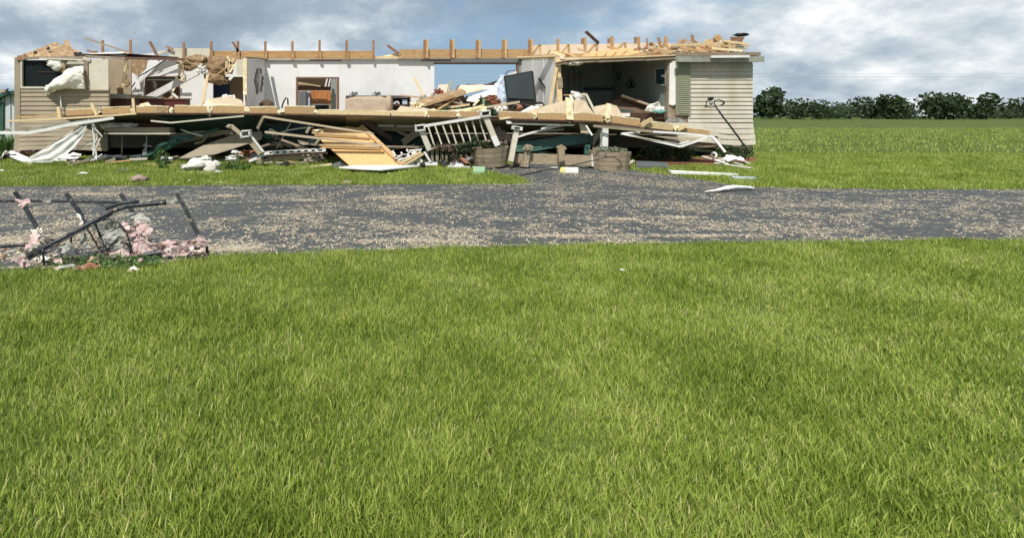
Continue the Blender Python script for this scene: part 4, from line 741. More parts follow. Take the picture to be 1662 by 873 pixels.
# ---- rubble in the middle opening
G1 = 'broken boards heaped in the open middle room'
board((673.5, 128, 20.6), (689, 160, 20.4), .085, .04, 'board', 'pale_pine', 'pale board leaning steeply against the white wall left of the opening', 'board', G1, rag=.03)
board((650, 155, 20.5), (690, 159.5, 20.4), .05, .04, 'board', 'pine', 'thin board lying from the console to the rubble heap', 'board', G1)
board((710, 178, 18.6), (741, 160, 18.9), .06, .04, 'board', 'pine', 'board propped under the big tilted slab in the rubble', 'board', G1)
board((744, 160, 19), (752, 172, 18.8), .06, .04, 'board', 'drywall', 'short upright board under the right part of the tilted slab', 'board', G1)
board((733, 174, 18.5), (762, 170, 18.6), .07, .05, 'board', 'pale_pine', 'pale board lying low under the tilted slab', 'board', G1)
board((768, 172, 18.3), (777, 163, 18.5), .06, .04, 'board', 'foam', 'short pale board by the green scraps left of the television', 'board', G1)
board((784, 172, 18.6), (786, 160, 18.6), .09, .04, 'board', 'leaf_grey', 'short pale green upright board left of the blue cloth', 'board', G1)
board((785, 175, 17.4), (842, 166, 17.4), .075, .05, 'board', 'drywall', 'tan board lying in front of the television foot', 'board', G1, rag=.03)
slb = thing('tilted_deck', 'big tilted roof slab on the rubble heap with a dark underside', 'roof piece', P(710, 178, 19))
MB().poly([P(676, 168, 18.6), P(688, 164, 18.8), P(748, 148, 19.4), P(756, 152, 19.0), P(755, 154, 18.8), P(690, 173, 18.5)], .10, d=(.0, .2, .95)).build('deck', 'osb_old', slb)
MB().poly([P(684, 174, 18.7), P(752, 154.5, 19.0), P(757, 164, 19.2), P(742, 171, 19.2), P(700, 178, 18.9)], .03).build('underside', 'dark_wood', slb)
MB().blob(P(677, 173, 18.5), (.18, .12, .13), .8, 3.2, 3).build('torn_end', 'foam', slb)
for a_, b_ in [((700, 170), (744, 174)), ((708, 166), (735, 176)), ((722, 163), (755, 170))]: MB().beam(P(*a_, 18.85), P(*b_, 18.8), .06, .04).build('joist', 'grey_wood', slb)
sheet([(757, 164, 18.9), (760, 158, 19.2), (800, 144, 19.6), (807, 143, 19.6), (806, 155, 19.4), (785, 158, 19.2), (771, 166, 19.0)], 'torn_wallboard', 'white', 'torn white wall panel leaning on the rubble left of the blue cloth', 'panel', .02)
sheet([(712, 138, 21.8), (729, 137, 21.8), (725, 155, 21.6), (708, 152, 21.6)], 'plaster_sheet', 'peach', 'peach ceiling scrap at the left of the rubble behind the slab', 'panel')
sheet([(744, 138, 21.6), (762, 139, 21.6), (785, 137, 21.5), (784, 146, 21.3), (757, 152, 21), (741, 156, 21), (738, 152, 21)], 'plaster_sheet', 'peach', 'long peach ceiling sheet behind the tilted slab', 'panel')
sheet([(729, 132, 21.3), (735, 133, 21.3), (733, 146, 21.1), (736, 148, 21), (733, 158, 20.8), (722, 158, 20.9)], 'grey_sheet', 'fascia', 'pale grey panel standing upright out of the rubble', 'panel', .03)
board((746, 138.5, 21.2), (737, 155, 21.0), .06, .05, 'dark_batten', 'frame_brown', 'dark curved trim lying on the peach ceiling sheet', 'trim', bow=-.06, seg=5)
sheet([(711, 140, 21.4), (716, 143, 21.4), (724, 158, 21.2), (716, 157, 21.2)], 'cloth_scrap', 'cloth_white', 'pinkish white cloth scrap beside the red debris', 'cloth')
K['red_debris'] = mat('red_debris', (.30, .08, .06), (.10, .04, .04), 9, rough=.8, bump=.5, var=0)
solo(MB().blob(P(711, 154, 20.8), (.16, .12, .17), .6, 3, 3), 'cushion', 'red_debris', 'red cushion scrap in the rubble at the edge of the white wall', 'cushion')
sheet([(789, 137, 23), (806, 131.5, 24), (807, 137, 24), (789, 139, 23)], 'shingled_ridge', 'shingle', 'dark piece of shingled roof behind the blue cloth', 'roof piece')
sheet([(757, 136.5, 22.5), (770, 137, 22.6), (806, 136.5, 22.6), (806, 139, 22.6), (757, 139.5, 22.5)], 'roof_ridge', 'frame_brown', 'dark brown roof edge along the top of the rubble', 'roof piece', .1)
sheet([(784, 139, 21.4), (806, 139, 21.4), (806, 144, 21.3), (784, 146, 21.3)], 'white_sheet', 'cloth_white', 'white panel under the dark brown roof edge', 'panel')
solo(MB().blob(P(764, 164, 19.6), (.28, .15, .17), .6, 3, 3), 'debris_bag', 'dark', 'black crumpled bag under the torn white wall panel', 'bag')
for k, (x, y, d_, m) in enumerate([(780, 163, 19.2, 'leaf_dark'), (792, 162, 19.4, 'leaf'), (798, 160, 19.2, 'redwood'), (805, 166, 19.2, 'redwood'), (688, 160, 19.9, 'tan_bag'), (696, 162, 19.8, 'white'), (704, 158, 20.2, 'tan_bag'), (813, 176, 18.6, 'cloth_white')]):
    solo(MB().blob(P(x, y, d_), (.17, .1, .10), .7, 3, 3), 'rubble_lump', m, ['dark leafy lump under the torn white wall panel', 'green leafy lump left of the blue cloth', 'red brown lump above the green leafy one', 'red brown lump beside the blue cloth', 'tan lump on the rubble below the leaning pale board', 'white lump on the rubble beside the tan one', 'tan lump against the edge of the white wall', 'white lump at the foot of the blue cloth'][k], 'debris')
solo(rag([P(817, 122, 20.4), P(813, 132, 20.4), P(810, 142, 20.3), P(812, 156, 20.2), P(815, 184, 20.1)], [.20, .34, .34, .40, .44], .07, 30, 10, .01, 2, 4, side=(1, 0, 0)), 'curtain', 'cloth_blue', 'pale blue and white cloth hanging just left of the television', 'curtain', smooth=True)
sheet([(824, 121, 20.6), (838, 115.5, 20.6), (839, 119, 20.6), (826, 124, 20.6)], 'white_sheet', 'white', 'small white panel behind the top left corner of the television', 'panel')
board((819, 122, 20.7), (825, 115.5, 20.7), .04, .04, 'dark_batten', 'frame_brown', 'short dark trim slanting above the blue cloth', 'trim'); board((825, 115.6, 20.7), (838, 114.5, 20.7), .03, .04, 'dark_batten', 'frame_brown', 'short dark level trim above the small white panel', 'trim')
# television
tv = thing('television', 'large dark grey rear projection television tilted against the white cross wall', 'television', P(846, 170, 19.6))
MB().poly([P(818.5, 123.5, 19.4), P(863, 115.2, 19.4), P(865.5, 116.5, 19.4), P(871, 167.5, 19.3), P(824, 163.5, 19.3)], .12).build('casing', 'dark', tv)
MB().poly([P(820.5, 125, 19.38), P(862, 117.5, 19.38), P(867, 162, 19.28), P(824.5, 159.5, 19.28)], .02, d=(0, -1, 0)).build('screen', 'screen', tv)
MB().poly([P(830, 128, 19.6), P(862, 120, 19.6), P(868, 164, 19.5), P(832, 160, 19.5)], .38, d=(0, 1, -.05)).build('rear_housing', 'dark', tv)
MB().poly([P(825, 164, 19.25), P(870, 168, 19.25), P(869, 171, 19.25), P(826, 168, 19.25)], .2, d=(0, 1, 0)).build('base', 'dark', tv)
solo(MB().span(XP(822, 19.2), XP(884, 19.2), 19.15, 19.9, FZ, ZP(170, 19.2)), 'tv_stand', 'dark_wood', 'dark wood stand under the tilted television', 'stand', bev=.01)
for k, (x, y, m) in enumerate([(832, 173, 'dark'), (842, 174, 'redwood'), (852, 173, 'dark'), (876, 171, 'dark')]):
    solo(MB().blob(P(x, y, 18.8), (.15, .12, .10), .4, 3, 2), 'rubble_lump', m, ['dark lump left below the television', 'reddish lump below the middle of the television', 'dark lump right below the television', 'dark lump at the foot of the white cross wall'][k], 'debris')
sheet([(841, 184, 16.9), (862, 172, 17.2), (880, 174, 17.2), (878, 183, 16.9)], 'folded_strip', 'cloth_white', 'white folded trim piece in front of the television stand', 'trim', .03)
sheet([(869, 170, 17.8), (881, 169.5, 17.8), (881, 172, 17.8), (870, 172.5, 17.8)], 'white_scrap', 'white', 'small white scrap on the dark lumps right of the television', 'scrap', .06)
solo(MB().tube([V(6.26, 19.1, 2.60), V(6.26, 19.3, 2.75), V(6.26, 19.55, 2.83), V(6.26, 19.8, 2.98)], .03, 6), 'cable', 'dark', 'short black cable stub stuck on the white cross wall beside the television', 'cable')
# ---- dark room
solo(MB().blob(P(930, 103, 17.95), (.30, .15, .07), .5, 3, 3), 'torn_insulation', 'fluff', 'white torn insulation hanging at the upper left corner of the dark room', 'insulation', smooth=True)
sheet([(908, 92, 18.2), (912, 92, 18.2), (926, 101, 18), (920, 102.5, 18)], 'pink_strip', 'pink', 'pink insulation strip over the upper left corner of the dark room', 'insulation', .05)
board((913, 129.2, 21.8), (950, 129.2, 21.8), .03, .03, 'curtain_rod', 'redwood', 'red brown rod crossing the back of the dark room', 'rod')
for k, x in enumerate((922, 932, 941)): board((x, 112 + k, 22), (x + .5, 170, 22), .02, .02, 'cable', 'dark', ['leftmost', 'middle', 'rightmost'][k] + ' of three dark cables hanging at the back of the dark room', 'cable')
solo(MB().tube([P(926, 108, 21), P(934, 118, 21), P(945, 123, 21), P(952, 124, 21)], .015, 5), 'cable', 'dark', 'black curved cable sagging below the ceiling of the dark room', 'cable')
solo(MB().span(XP(950, 22), XP(994, 22), 21.9, 22.15, ZP(146, 22), ZP(143, 22)), 'wall_shelf', 'navy', 'dark narrow wall shelf on the back of the dark room', 'shelf')
def xw(px, py): d_ = 10.09 * F / (px - 600); return P(px, py, d_)
o1 = MB(); c1 = [xw(1003, 117), xw(1007, 118), xw(1007.5, 123), xw(1004, 126), xw(1001, 122), xw(1003, 117)]
solo(o1.tube(c1, .02, 5).tube([xw(1004, 126), xw(1006, 131)], .02, 5), 'wall_ring', 'dark', 'small dark wrought ring ornament high on the dark room wall', 'ornament')
o2 = thing('wall_sconce', 'dark branched candle sconce on the side wall of the dark room', 'sconce', xw(1025, 144))
MB().tube([xw(1024, 124), xw(1023.5, 142)], .022, 6).build('stem', 'dark', o2)
for sx in (-1, 1):
    MB().tube([xw(1024, 141), xw(1024 + 4 * sx, 143), xw(1024 + 7 * sx, 139), xw(1024 + 7 * sx, 134)], .02, 6).build('arm', 'dark', o2); MB().tube([xw(1024, 134), xw(1024 + 4 * sx, 132), xw(1024 + 3 * sx, 127)], .015, 6).build('scroll', 'dark', o2)
MB().blob(xw(1024, 138), (.03, .16, .12), .3, 3, 2).build('centre_boss', 'dark', o2)
w2 = bpy.data.objects.new('window', None); S.collection.objects.link(w2); w2.parent = home; w2.location = xw(1073, 138) - wloc[home.name]; w2['label'] = 'small dark blue window in the side wall of the dark room'; wloc[w2.name] = xw(1073, 138)
K['dusk_pane'] = mat('blue_pane', (.03, .075, .09), (.02, .05, .06), 3, rough=.2, bump=0, var=0)
MB().poly([xw(1065, 112.5), xw(1082, 110), xw(1082, 139), xw(1065, 137)], .02, d=(-1, 0, 0)).build('pane', 'dusk_pane', w2)
for a_, b_ in [((1065, 112.5), (1082, 110)), ((1082, 110), (1082, 139)), ((1082, 139), (1065, 137)), ((1065, 137), (1065, 112.5))]: MB().beam(xw(*a_) + V(-.03, 0, 0), xw(*b_) + V(-.03, 0, 0), .05, .05).build('frame_bar', 'green_wall', w2)
MB().poly([xw(1075.5, 122) + V(-.04, 0, 0), xw(1082, 121.5) + V(-.04, 0, 0), xw(1082, 125.5) + V(-.04, 0, 0), xw(1075.5, 125.5) + V(-.04, 0, 0)], .01, d=(-1, 0, 0)).build('notice_card', 'white', w2)
ch = thing('armchair', 'brown overturned armchair lying in the dark room', 'armchair', P(1030, 190, 18.9))
MB().poly([P(985, 186, 18.6), P(988, 170, 18.8), P(1009, 156, 19.2), P(1016, 157, 19.2), P(1060, 174, 18.8), P(1064, 188, 18.6)], .5, d=(0, 1, 0)).build('body', 'brown_fabric', ch, bev=.03)
MB().beam(P(1008, 156, 18.95), P(1056, 172.5, 18.7), .07, .3).build('piping', 'sofa', ch)
solo(MB().span(XP(1020, 18.3), XP(1086, 18.3), 18.3, 18.9, FZ, ZP(183.5, 18.3)), 'low_chest', 'dark_wood', 'dark low chest under the white bundle in the dark room', 'chest')
solo(rag([P(1048, 178, 18.1), P(1056, 174, 18.1), P(1066, 173, 18.2), P(1078, 178, 18.2)], [.12, .26, .3, .16], .08, 22, 10, .02, 8, 4), 'bundle', 'cloth_white', 'white cloth bundle resting on the low chest in the dark room', 'bundle', smooth=True)
solo(MB().blob(P(1063, 178, 18.35), (.30, .18, .13), .25, 3, 3), 'pillow', 'cloth_white', 'white plump pillow inside the cloth bundle on the low chest', 'pillow', smooth=True)
solo(MB().tube([P(1060, 181, 18.1), P(1072, 182.5, 18.1), P(1083, 180.5, 18.1)], [.04, .06, .03], 8), 'basin', 'teal', 'teal plastic basin edge under the white bundle', 'basin', smooth=True)
pf = thing('picture_frame', 'leaning pale picture frame before the dark room with torn paper on it', 'picture frame', P(945, 188, 17))
for a_, b_ in [((925, 155), (951, 153)), ((951, 153), (968, 187)), ((925, 155), (932, 168))]: MB().beam(P(*a_, 17.2), P(*b_, 17), .07, .04).build('frame_bar', 'cream', pf)
MB().poly([P(926, 156, 17.25), P(949, 154.5, 17.25), P(957, 170, 17.2), P(935, 172, 17.2)], .02).build('backing', 'fascia', pf)
MB().blob(P(939, 157.5, 17.1), (.13, .05, .10), .6, 3, 2).build('torn_paper', 'white', pf)
board((927, 149.5, 17.2), (940, 152, 17.2), .07, .04, 'white_scrap', 'white', 'white scrap lying above the leaning picture frame', 'scrap'); board((915, 154.5, 17.3), (925, 154.5, 17.3), .03, .03, 'stick', 'pine', 'small pine stick left of the leaning picture frame', 'stick')
solo(MB().span(XP(916, 19), XP(927, 19), 19, 19.4, FZ, ZP(156.5, 19)), 'storage_box', 'dusk_pane', 'dark blue green box in the dark room left of the leaning picture frame', 'box', bev=.02)
board((1008, 186.5, 17), (1022, 186.5, 17), .1, .05, 'white_block', 'white', 'white block on the fallen wall before the dark room', 'block')
sheet([(1012, 178, 17.4), (1028, 180.5, 17.4), (1028, 182, 17.4), (1005, 182, 17.4)], 'green_cloth', 'trim_green', 'green cloth edge at the foot of the armchair', 'cloth', .1)
solo(rag([P(1080, 199, 16.4), P(1090, 196, 16.5), P(1102, 196, 16.6), P(1112, 199, 16.6)], [.08, .16, .16, .06], .05, 18, 8, .01, 11, 5), 'plastic_sheet', 'film', 'clear crumpled plastic sheet below the green shutter', 'plastic')

# ================================================================== ROOF SCRAPS
osbp = thing('roof_sheet', 'broken brown OSB roof panel standing on the left corner of the home', 'roof panel', P(85, 96, 18.3))
MB().poly([P(39, 88, 18.1), P(52, 83, 18.2), P(66, 78, 18.3), P(80, 72, 18.5), P(93, 68.5, 18.6), P(97, 74.5, 18.5), P(105, 71, 18.6), P(103, 66.5, 18.7), P(111, 65, 18.7), P(119, 84, 18.4), P(121, 92, 18.1), P(106, 91, 18.1), P(90, 95, 18.0), P(41, 96.5, 18.0)], .02).build('panel', 'osb_old', osbp)
MB().poly([P(118, 79, 18.6), P(126, 83, 18.7), P(136, 87.5, 18.6), P(120, 90, 18.4)], .02).build('broken_corner', 'osb', osbp)
for x, y in [(58, 86), (78.5, 79)]: MB().blob(P(x, y, 18.15), (.05, .02, .06), .4, 3, 2).build('nail_tear', 'dark', osbp)
MB().beam(P(39, 88, 18.05), P(42, 96, 17.98), .06, .04).build('edge_batten', 'redwood', osbp); MB().beam(P(53, 83.5, 18.15), P(54, 96, 18.0), .05, .03).build('edge_batten', 'osb', osbp)
board((28, 95, 17.95), (42, 93.5, 18), .16, .1, 'broken_plate', 'red_pine', 'broken brown timber end at the top left corner of the home', 'timber', rag=.03)
board((138, 62.5, 20), (206, 84.5, 20.4), .06, .06, 'long_batten', 'drywall', 'long thin batten slanting above the roofline at the left', 'batten', rag=.03)
board((141, 82, 19), (155, 86, 19), .06, .05, 'timber_scrap', 'red_pine', 'short brown timber lying on the roof edge below the long batten', 'timber', rag=.03)
board((154, 83, 18.8), (160, 91, 18.8), .10, .06, 'timber_scrap', 'red_pine', 'brown broken timber end over the roof edge below the long batten', 'timber', rag=.03)
board((201, 86, 18.9), (206, 93, 18.8), .12, .06, 'timber_scrap', 'pine', 'pale broken timber at the foot of the slanting long batten', 'timber', rag=.03)
rp = thing('roof_sheathing', 'pale roof sheathing sheet lying tilted above the dark room', 'roof sheet', P(990, 97, 19))
MB().poly([P(941, 98, 18.2), P(946, 90, 19.4), P(953, 86, 20.3), P(985, 81.5, 20.8), P(1010, 78.6, 21), P(1034, 80, 20.6), P(1039, 86, 19.5), P(1020, 90, 18.8), P(985, 96, 18.3)], .025, d=(0, .1, -1)).build('sheet', 'osb_light', rp)
for k in range(4):
    a_ = .15 + k * .22; MB().beam(P(946 + (1010 - 946) * a_ + 10, 95 - 8 * a_, 18.4), P(955 + (1030 - 955) * a_ + 4, 86 - 5 * a_, 20.4), .03, .012).build('seam_batten', 'pine', rp)
rq = random.Random(21)
for (a_, b_, w_, m, l_) in [((894, 84, 19.4), (916, 92, 19), .10, 'pale_pine', 'pale board lying at the left end of the roof scraps over the cross wall'), ((912, 84, 19.2), (940, 95, 18.6), .06, 'pine', 'thin board slanting down to the corner of the dark room roof'), ((937, 79.5, 19.5), (957, 86, 19.6), .07, 'pale_pine', 'pale board resting on top left corner of the roof sheathing'), ((951, 52, 21), (972, 71, 21.2), .11, 'dark_wood', 'dark timber sticking up diagonally against the sky'), ((986, 76, 20.8), (1004, 81, 20.8), .09, 'pine', 'board behind the upper edge of the roof sheathing'), ((900, 82, 19.6), (914, 90, 19.3), .05, 'pine', 'short splint beside the pale board over the cross wall')]:
    board(a_, b_, w_, .05, 'splintered_board', m, l_, 'board', rag=.04)
GB = 'splintered boards strewn over the right end of the roof'
CW = {'pine': 'yellow brown', 'pale_pine': 'pale', 'drywall': 'tan', 'beam_pine': 'brown', 'redwood': 'red brown', 'vinyl_tan': 'olive', 'grey_wood': 'grey', 'deep_green': 'very dark green', 'vinyl_shade': 'dark olive', 'trim_green': 'green', 'white': 'white', 'dark_wood': 'dark brown', 'cream': 'cream', 'dark': 'black', 'vinyl': 'beige', 'tan_bag': 'dusty tan', 'film': 'grey translucent', 'pink': 'pink', 'batt': 'brown fibrous', 'cloth_white': 'white', 'bark': 'brown', 'fluff': 'white', 'red_pine': 'reddish'}
for k in range(72):
    x = rq.uniform(1040, 1200); yb = 89 - (x - 1046) * .045; y = rq.uniform(yb - 15, yb + 1); ln = rq.uniform(9, 40); sl_ = rq.gauss(.04, .38); d_ = 18.4 + (90 - y) * .14 + rq.uniform(0, .4)
    board((x - ln / 2, y - ln / 2 * sl_, d_), (min(x + ln / 2, 1218), y + ln / 2 * sl_, d_ + rq.uniform(-.4, .4)), rq.choice([.05, .06, .08, .10]), .045, 'splintered_board', (mm := rq.choice(['pine', 'pale_pine', 'red_pine', 'drywall', 'beam_pine', 'pine', 'redwood', 'grey_wood'])), CW[mm] + ' splintered board strewn in the heap on the right end of the roof', 'board', GB, rag=.06)
for k in range(14):
    x = rq.uniform(1050, 1196); y = rq.uniform(62, 72); board((x, y, 20.5), (x + rq.uniform(-7, 7), y + rq.uniform(9, 15), 20.3), rq.choice([.05, .07]), .04, 'splintered_board', (mm := rq.choice(['red_pine', 'beam_pine', 'pine'])), CW[mm] + ' jagged upright splinter standing in the roof heap', 'splinter', 'jagged uprights in the roof heap', rag=.05)
for (a_, b_, w_, m, l_) in [((1086, 74, 19), (1184, 70.5, 19.5), .08, 'pale_pine', 'longest pale board lying level across the heap on the right roof'), ((1104, 77, 19), (1150, 86, 18.7), .09, 'pine', 'pine board slanting down to the right on the roof heap'), ((1176, 67, 19.4), (1216, 73, 19.2), .08, 'pale_pine', 'pale board at the right end of the roof heap'), ((1155, 79, 18.6), (1206, 83, 18.6), .08, 'foam', 'cream board low at the right end of the roof heap'), ((1160, 66, 20), (1168, 60, 20), .20, 'beam_pine', 'chunky brown timber end on the right roof heap'), ((1186, 63.5, 20.2), (1206, 64, 20.2), .14, 'red_pine', 'thick brown timber at the far right of the roof'), ((1053, 83.5, 19), (1092, 84.5, 19), .13, 'pine', 'broad pine board left of the green shutter on the roof')]:
    board(a_, b_, w_, .06, 'splintered_board', m, l_, 'board', rag=.05)
solo(MB().blob(P(1203, 57, 20.5), (.26, .2, .07), .2, 2, 3), 'roof_vent_cap', 'dark', 'dark domed vent cap on the far right of the roof', 'vent cap', smooth=True)

# ================================================================== PORCH WRECKAGE IN FRONT
def onG(a, dz=.02): return G(a[0], a[1], dz)
# OSB panel with its framing
op = thing('osb_panel', 'bright OSB roof panel with framing boards leaning down to the grass', 'roof panel', G(620, 277))
bl_, br_ = P(577, 277.5, 14.8), P(662, 275, 14.8)
def pd(py): return 14.8 + (276 - py) / 69 * 1.45          # depth on the sheet for a height in the picture
def SP(x, y, off=0): return P(x, y, pd(y) - off)
MB().poly([SP(577, 277.5), SP(662, 275), SP(625, 239), SP(597, 210), SP(590, 206), SP(577, 207.5), SP(562, 205.5), SP(545, 208.5), SP(532, 208), SP(506, 210), SP(524, 231), SP(545, 249)], .025, d=(0, .6, -.8)).build('sheet', 'osb_light', op)
MB().beam(SP(661, 275, .03), SP(586, 205, .03), .12, .07, up=(0, -1, .8)).build('side_rail', 'pine', op)
for a_, b_, w_, m in [((507, 215.5), (580, 220.5), .05, 'pale_pine'), ((511, 219.5), (600, 225), .055, 'beam_pine'), ((518, 235.5), (616, 238.5), .045, 'pale_pine'), ((521, 239), (618, 242), .05, 'beam_pine')]:
    MB().beam(SP(*a_, .06), SP(*b_, .06), w_, .05, rag=.02).build('cross_rail', m, op)
MB().blob(P(515, 213, 16.05), (.16, .1, .06), .5, 4, 2).build('foam_remnant', 'foam', op)
board((427.5, 189.5, 15.3), (606, 217.5, 15.5), .055, .09, 'long_board', 'drywall', 'upper of two long tilted boards ending on the OSB panel', 'board'); board((430, 214.5, 15.1), (621, 236.5, 15.25), .06, .09, 'long_board', 'drywall', 'lower of two long tilted boards ending on the OSB panel', 'board')
board((427, 190.5, 15.4), (418, 209, 15.5), .08, .05, 'short_post', 'vinyl', 'short leg slanting from the left end of the upper long board', 'leg'); board((503, 206, 15.7), (497, 216, 15.7), .08, .05, 'short_post', 'vinyl', 'short stub leg under the middle of the upper long board', 'leg')
board((518, 226, 15.4), (512, 234, 15.4), .07, .05, 'short_post', 'vinyl', 'short bent leg under the lower long board beside the OSB panel', 'leg'); board((457, 227, 16), (505, 244, 15.8), .06, .05, 'grey_board', 'grey_wood', 'grey board slanting down behind the lower long board', 'board')
board((484, 229, 16), (522, 238, 15.8), .05, .05, 'grey_board', 'grey_wood', 'grey board right of another slanting grey one, left of the OSB panel', 'board'); board((415, 241, 15.9), (437, 234, 16.1), .06, .04, 'grey_board', 'grey_wood', 'short grey board behind the fallen porch post', 'board')
solo(MB().poly([onG((550, 279.8), .11), onG((578, 276.5), .11), onG((640, 276.5), .11), onG((680, 277), .11), onG((655, 280), .11), onG((620, 284), .11), onG((585, 282.5), .11)], .03, d=(0, 0, 1)), 'foam_board', 'cloth_white', 'flat white sheet lying on the grass at the foot of the OSB panel', 'sheet')
sheet([(540, 266, 15), (552, 262, 15.2), (556, 274, 14.9), (542, 275, 14.9)], 'grey_wedge', 'slate', 'grey wedge shaped piece under the left corner of the OSB panel', 'scrap', .1)
sheet([(553, 262, 15.3), (566, 272, 14.95), (556, 276, 14.9)], 'dark_wedge', 'dark', 'dark triangular scrap beside the grey wedge shaped piece', 'scrap', .1)
board((478, 275, 14.9), (538, 266.8, 15.2), .05, .09, 'yellow_board', 'foam', 'yellowish board lying on the grass left of the OSB panel', 'board')
solo(MB().blob(G(463, 272) + V(0, 0, .08), (.12, .1, .09), .6, 3, 2), 'black_scrap', 'dark', 'black crumpled scrap on the grass left of the yellowish board', 'scrap')
# ladder like rail
ld = thing('slotted_rail', 'white slotted rail with round holes lying left of the OSB panel', 'rail', P(478, 262, 15.5))
lm = MB(); A_, B_ = P(434, 248.5, 15.5), P(527, 243.5, 15.5)
lm.beam(A_ + V(0, 0, .04), B_ + V(0, 0, .04), .025, .05); lm.beam(A_ - V(0, 0, .04), B_ - V(0, 0, .04), .025, .05)
for k in range(9):
    q = A_.lerp(B_, (k + .0) / 8); lm.beam(q - (B_ - A_) * .045, q + (B_ - A_) * .02, .085, .045)
lm.build('rail', 'white', ld); MB().beam(A_ + V(0, .04, 0), B_ + V(0, .04, 0), .07, .01).build('backing', 'dark', ld)
board((434, 252.5, 15.6), (532, 248.5, 15.6), .05, .05, 'brown_rail', 'redwood', 'red brown rail just under the white slotted rail', 'rail'); board((436, 256, 15.65), (490, 254.5, 15.65), .13, .05, 'tan_plank', 'vinyl', 'olive tan plank under the red brown rail', 'plank')
board((404, 262, 15.2), (437, 247.5, 15.3), .07, .05, 'white_batten', 'white', 'white trim leaning from the ground onto the slotted rail', 'trim')
solo(MB().beam(onG((400, 263), .06), onG((486, 262), .06), .10, .05), 'plank', 'redwood', 'pinkish brown board on the ground left of the tan sack', 'board'); solo(MB().beam(onG((342, 261.5), .03), onG((428, 263.5), .03), .06, .09), 'plank', 'drywall', 'tan board on the ground below the porch post', 'board')
solo(MB().beam(onG((415, 266), .03), onG((500, 266.5), .03), .05, .06), 'white_batten', 'white', 'white trim on the ground in front of the pinkish brown board', 'trim')
solo(MB().blob(G(505, 265) + V(0, 0, .13), (.33, .2, .17), .35, 3, 4), 'sack', 'tan_bag', 'crumpled tan sack on the ground left of the OSB panel', 'sack', smooth=True)
# porch post, broken, at the left
pp = thing('porch_post', 'broken beige porch post with a white hollow cap lying before the green sheets', 'post', P(424, 251, 15.2))
MB().beam(P(399, 219, 15.2), P(424, 250, 15.1), .15, .15).build('shaft', 'vinyl', pp); MB().beam(P(404, 216, 15.14), P(428, 247, 15.04), .04, .12).build('shaft_edge', 'white', pp)
cpp = MB(); cc = P(399.5, 217, 15.1)
for dx, dz, sx, sz in ((-.12, 0, .04, .18), (.12, 0, .04, .18), (0, .08, .28, .04), (0, -.08, .28, .04)): cpp.box(cc + V(dx, 0, dz), (sx, .26, sz), ry=R(-6))
cpp.build('cap', 'white', pp); MB().beam(P(376, 205, 15.4), P(394, 220, 15.3), .10, .10, rag=.03).build('upper_shaft', 'vinyl', pp); MB().blob(P(374, 206, 15.4), (.11, .08, .06), .4, 3, 2).build('torn_end', 'vinyl', pp)
for k, (x, y, w_, m, l_) in enumerate([(376, 258, .18, 'white', 'white crumpled piece on the ground left of the porch post foot'), (389, 252, .2, 'cream', 'cream crumpled piece just left of the porch post foot'), (398, 249, .22, 'redwood', 'brown curled piece against the porch post foot'), (383, 247, .12, 'white', 'small white piece above the cream crumpled one'), (270, 258, .15, 'white', 'small white piece at the end of the green metal panel'), (333, 258, .16, 'white', 'small white piece under the long dull tan sheet')]):
    solo(MB().blob(P(x, y, 15.8), (w_, .12, w_ * .42), .6, 3, 3), 'crumpled_scrap', m, l_, 'scrap')
# porch railing
prl = thing('porch_railing', 'tilted white porch railing with balusters and hollow end posts', 'railing', P(745, 262, 15.1))
def Q(x, y, d=15.1): return P(x, y, d)
MB().beam(Q(687, 205, 15.15), Q(786, 189.2, 15.0), .075, .09).build('top_rail', 'white', prl); MB().beam(Q(700, 241), Q(796, 228.5), .06, .08).build('bottom_rail', 'grey_wood', prl)
tops = [(695, 206), (706, 204.5), (718, 202.5), (730, 201), (742, 199), (754, 197), (766, 195), (778, 193.5)]; bots = [(706, 240), (718, 238), (731, 236.5), (741, 235), (754, 233.5), (765, 232), (776, 230.5), (789, 229)]
for a_, b_ in zip(tops, bots): MB().beam(Q(*a_), Q(*b_), .042, .042).build('baluster', 'cream', prl)
def hpost(a_, b_, w_, cap=None, foot=None, capm='white'):
    ps = MB().beam(P(*a_), P(*b_), w_, w_).build('post', 'cream', prl)
    if cap:
        c_ = P(*cap); cb = MB(); 
        for dx, dz, sx, sz in ((-.12, 0, .035, .17), (.12, 0, .035, .17), (0, .07, .27, .035), (0, -.07, .27, .035)): cb.box(c_ + V(dx, 0, dz), (sx, .22, sz), ry=R(-8))
        cb.build('post_cap', capm, ps); MB().box(c_ + V(0, .02, 0), (.2, .12, .1)).build('cap_hollow', 'dark', ps)
hpost((684, 212, 15.15), (697, 244, 15.15), .15, (681.5, 207.5, 15.1)); hpost((787, 188, 15.0), (804, 230, 15.0), .15, (787, 184.5, 14.98))
MB().beam(P(801, 222, 14.95), P(807, 236, 14.95), .16, .1, rag=.03).build('post_foot', 'white', prl)
tp = thing('leaning_post', 'leaning grey white porch post with flared cap right of the railing', 'post', P(829, 263, 14.9))
MB().beam(P(838.5, 210, 15), P(828.5, 262, 14.9), .13, .13).build('shaft', 'cream', tp); MB().beam(P(839.5, 205.3, 15), P(838.6, 211, 15), .25, .25).build('cap', 'white', tp); MB().beam(P(839.4, 206.5, 14.86), P(839.2, 209, 14.86), .15, .01).build('cap_slot', 'dark', tp)
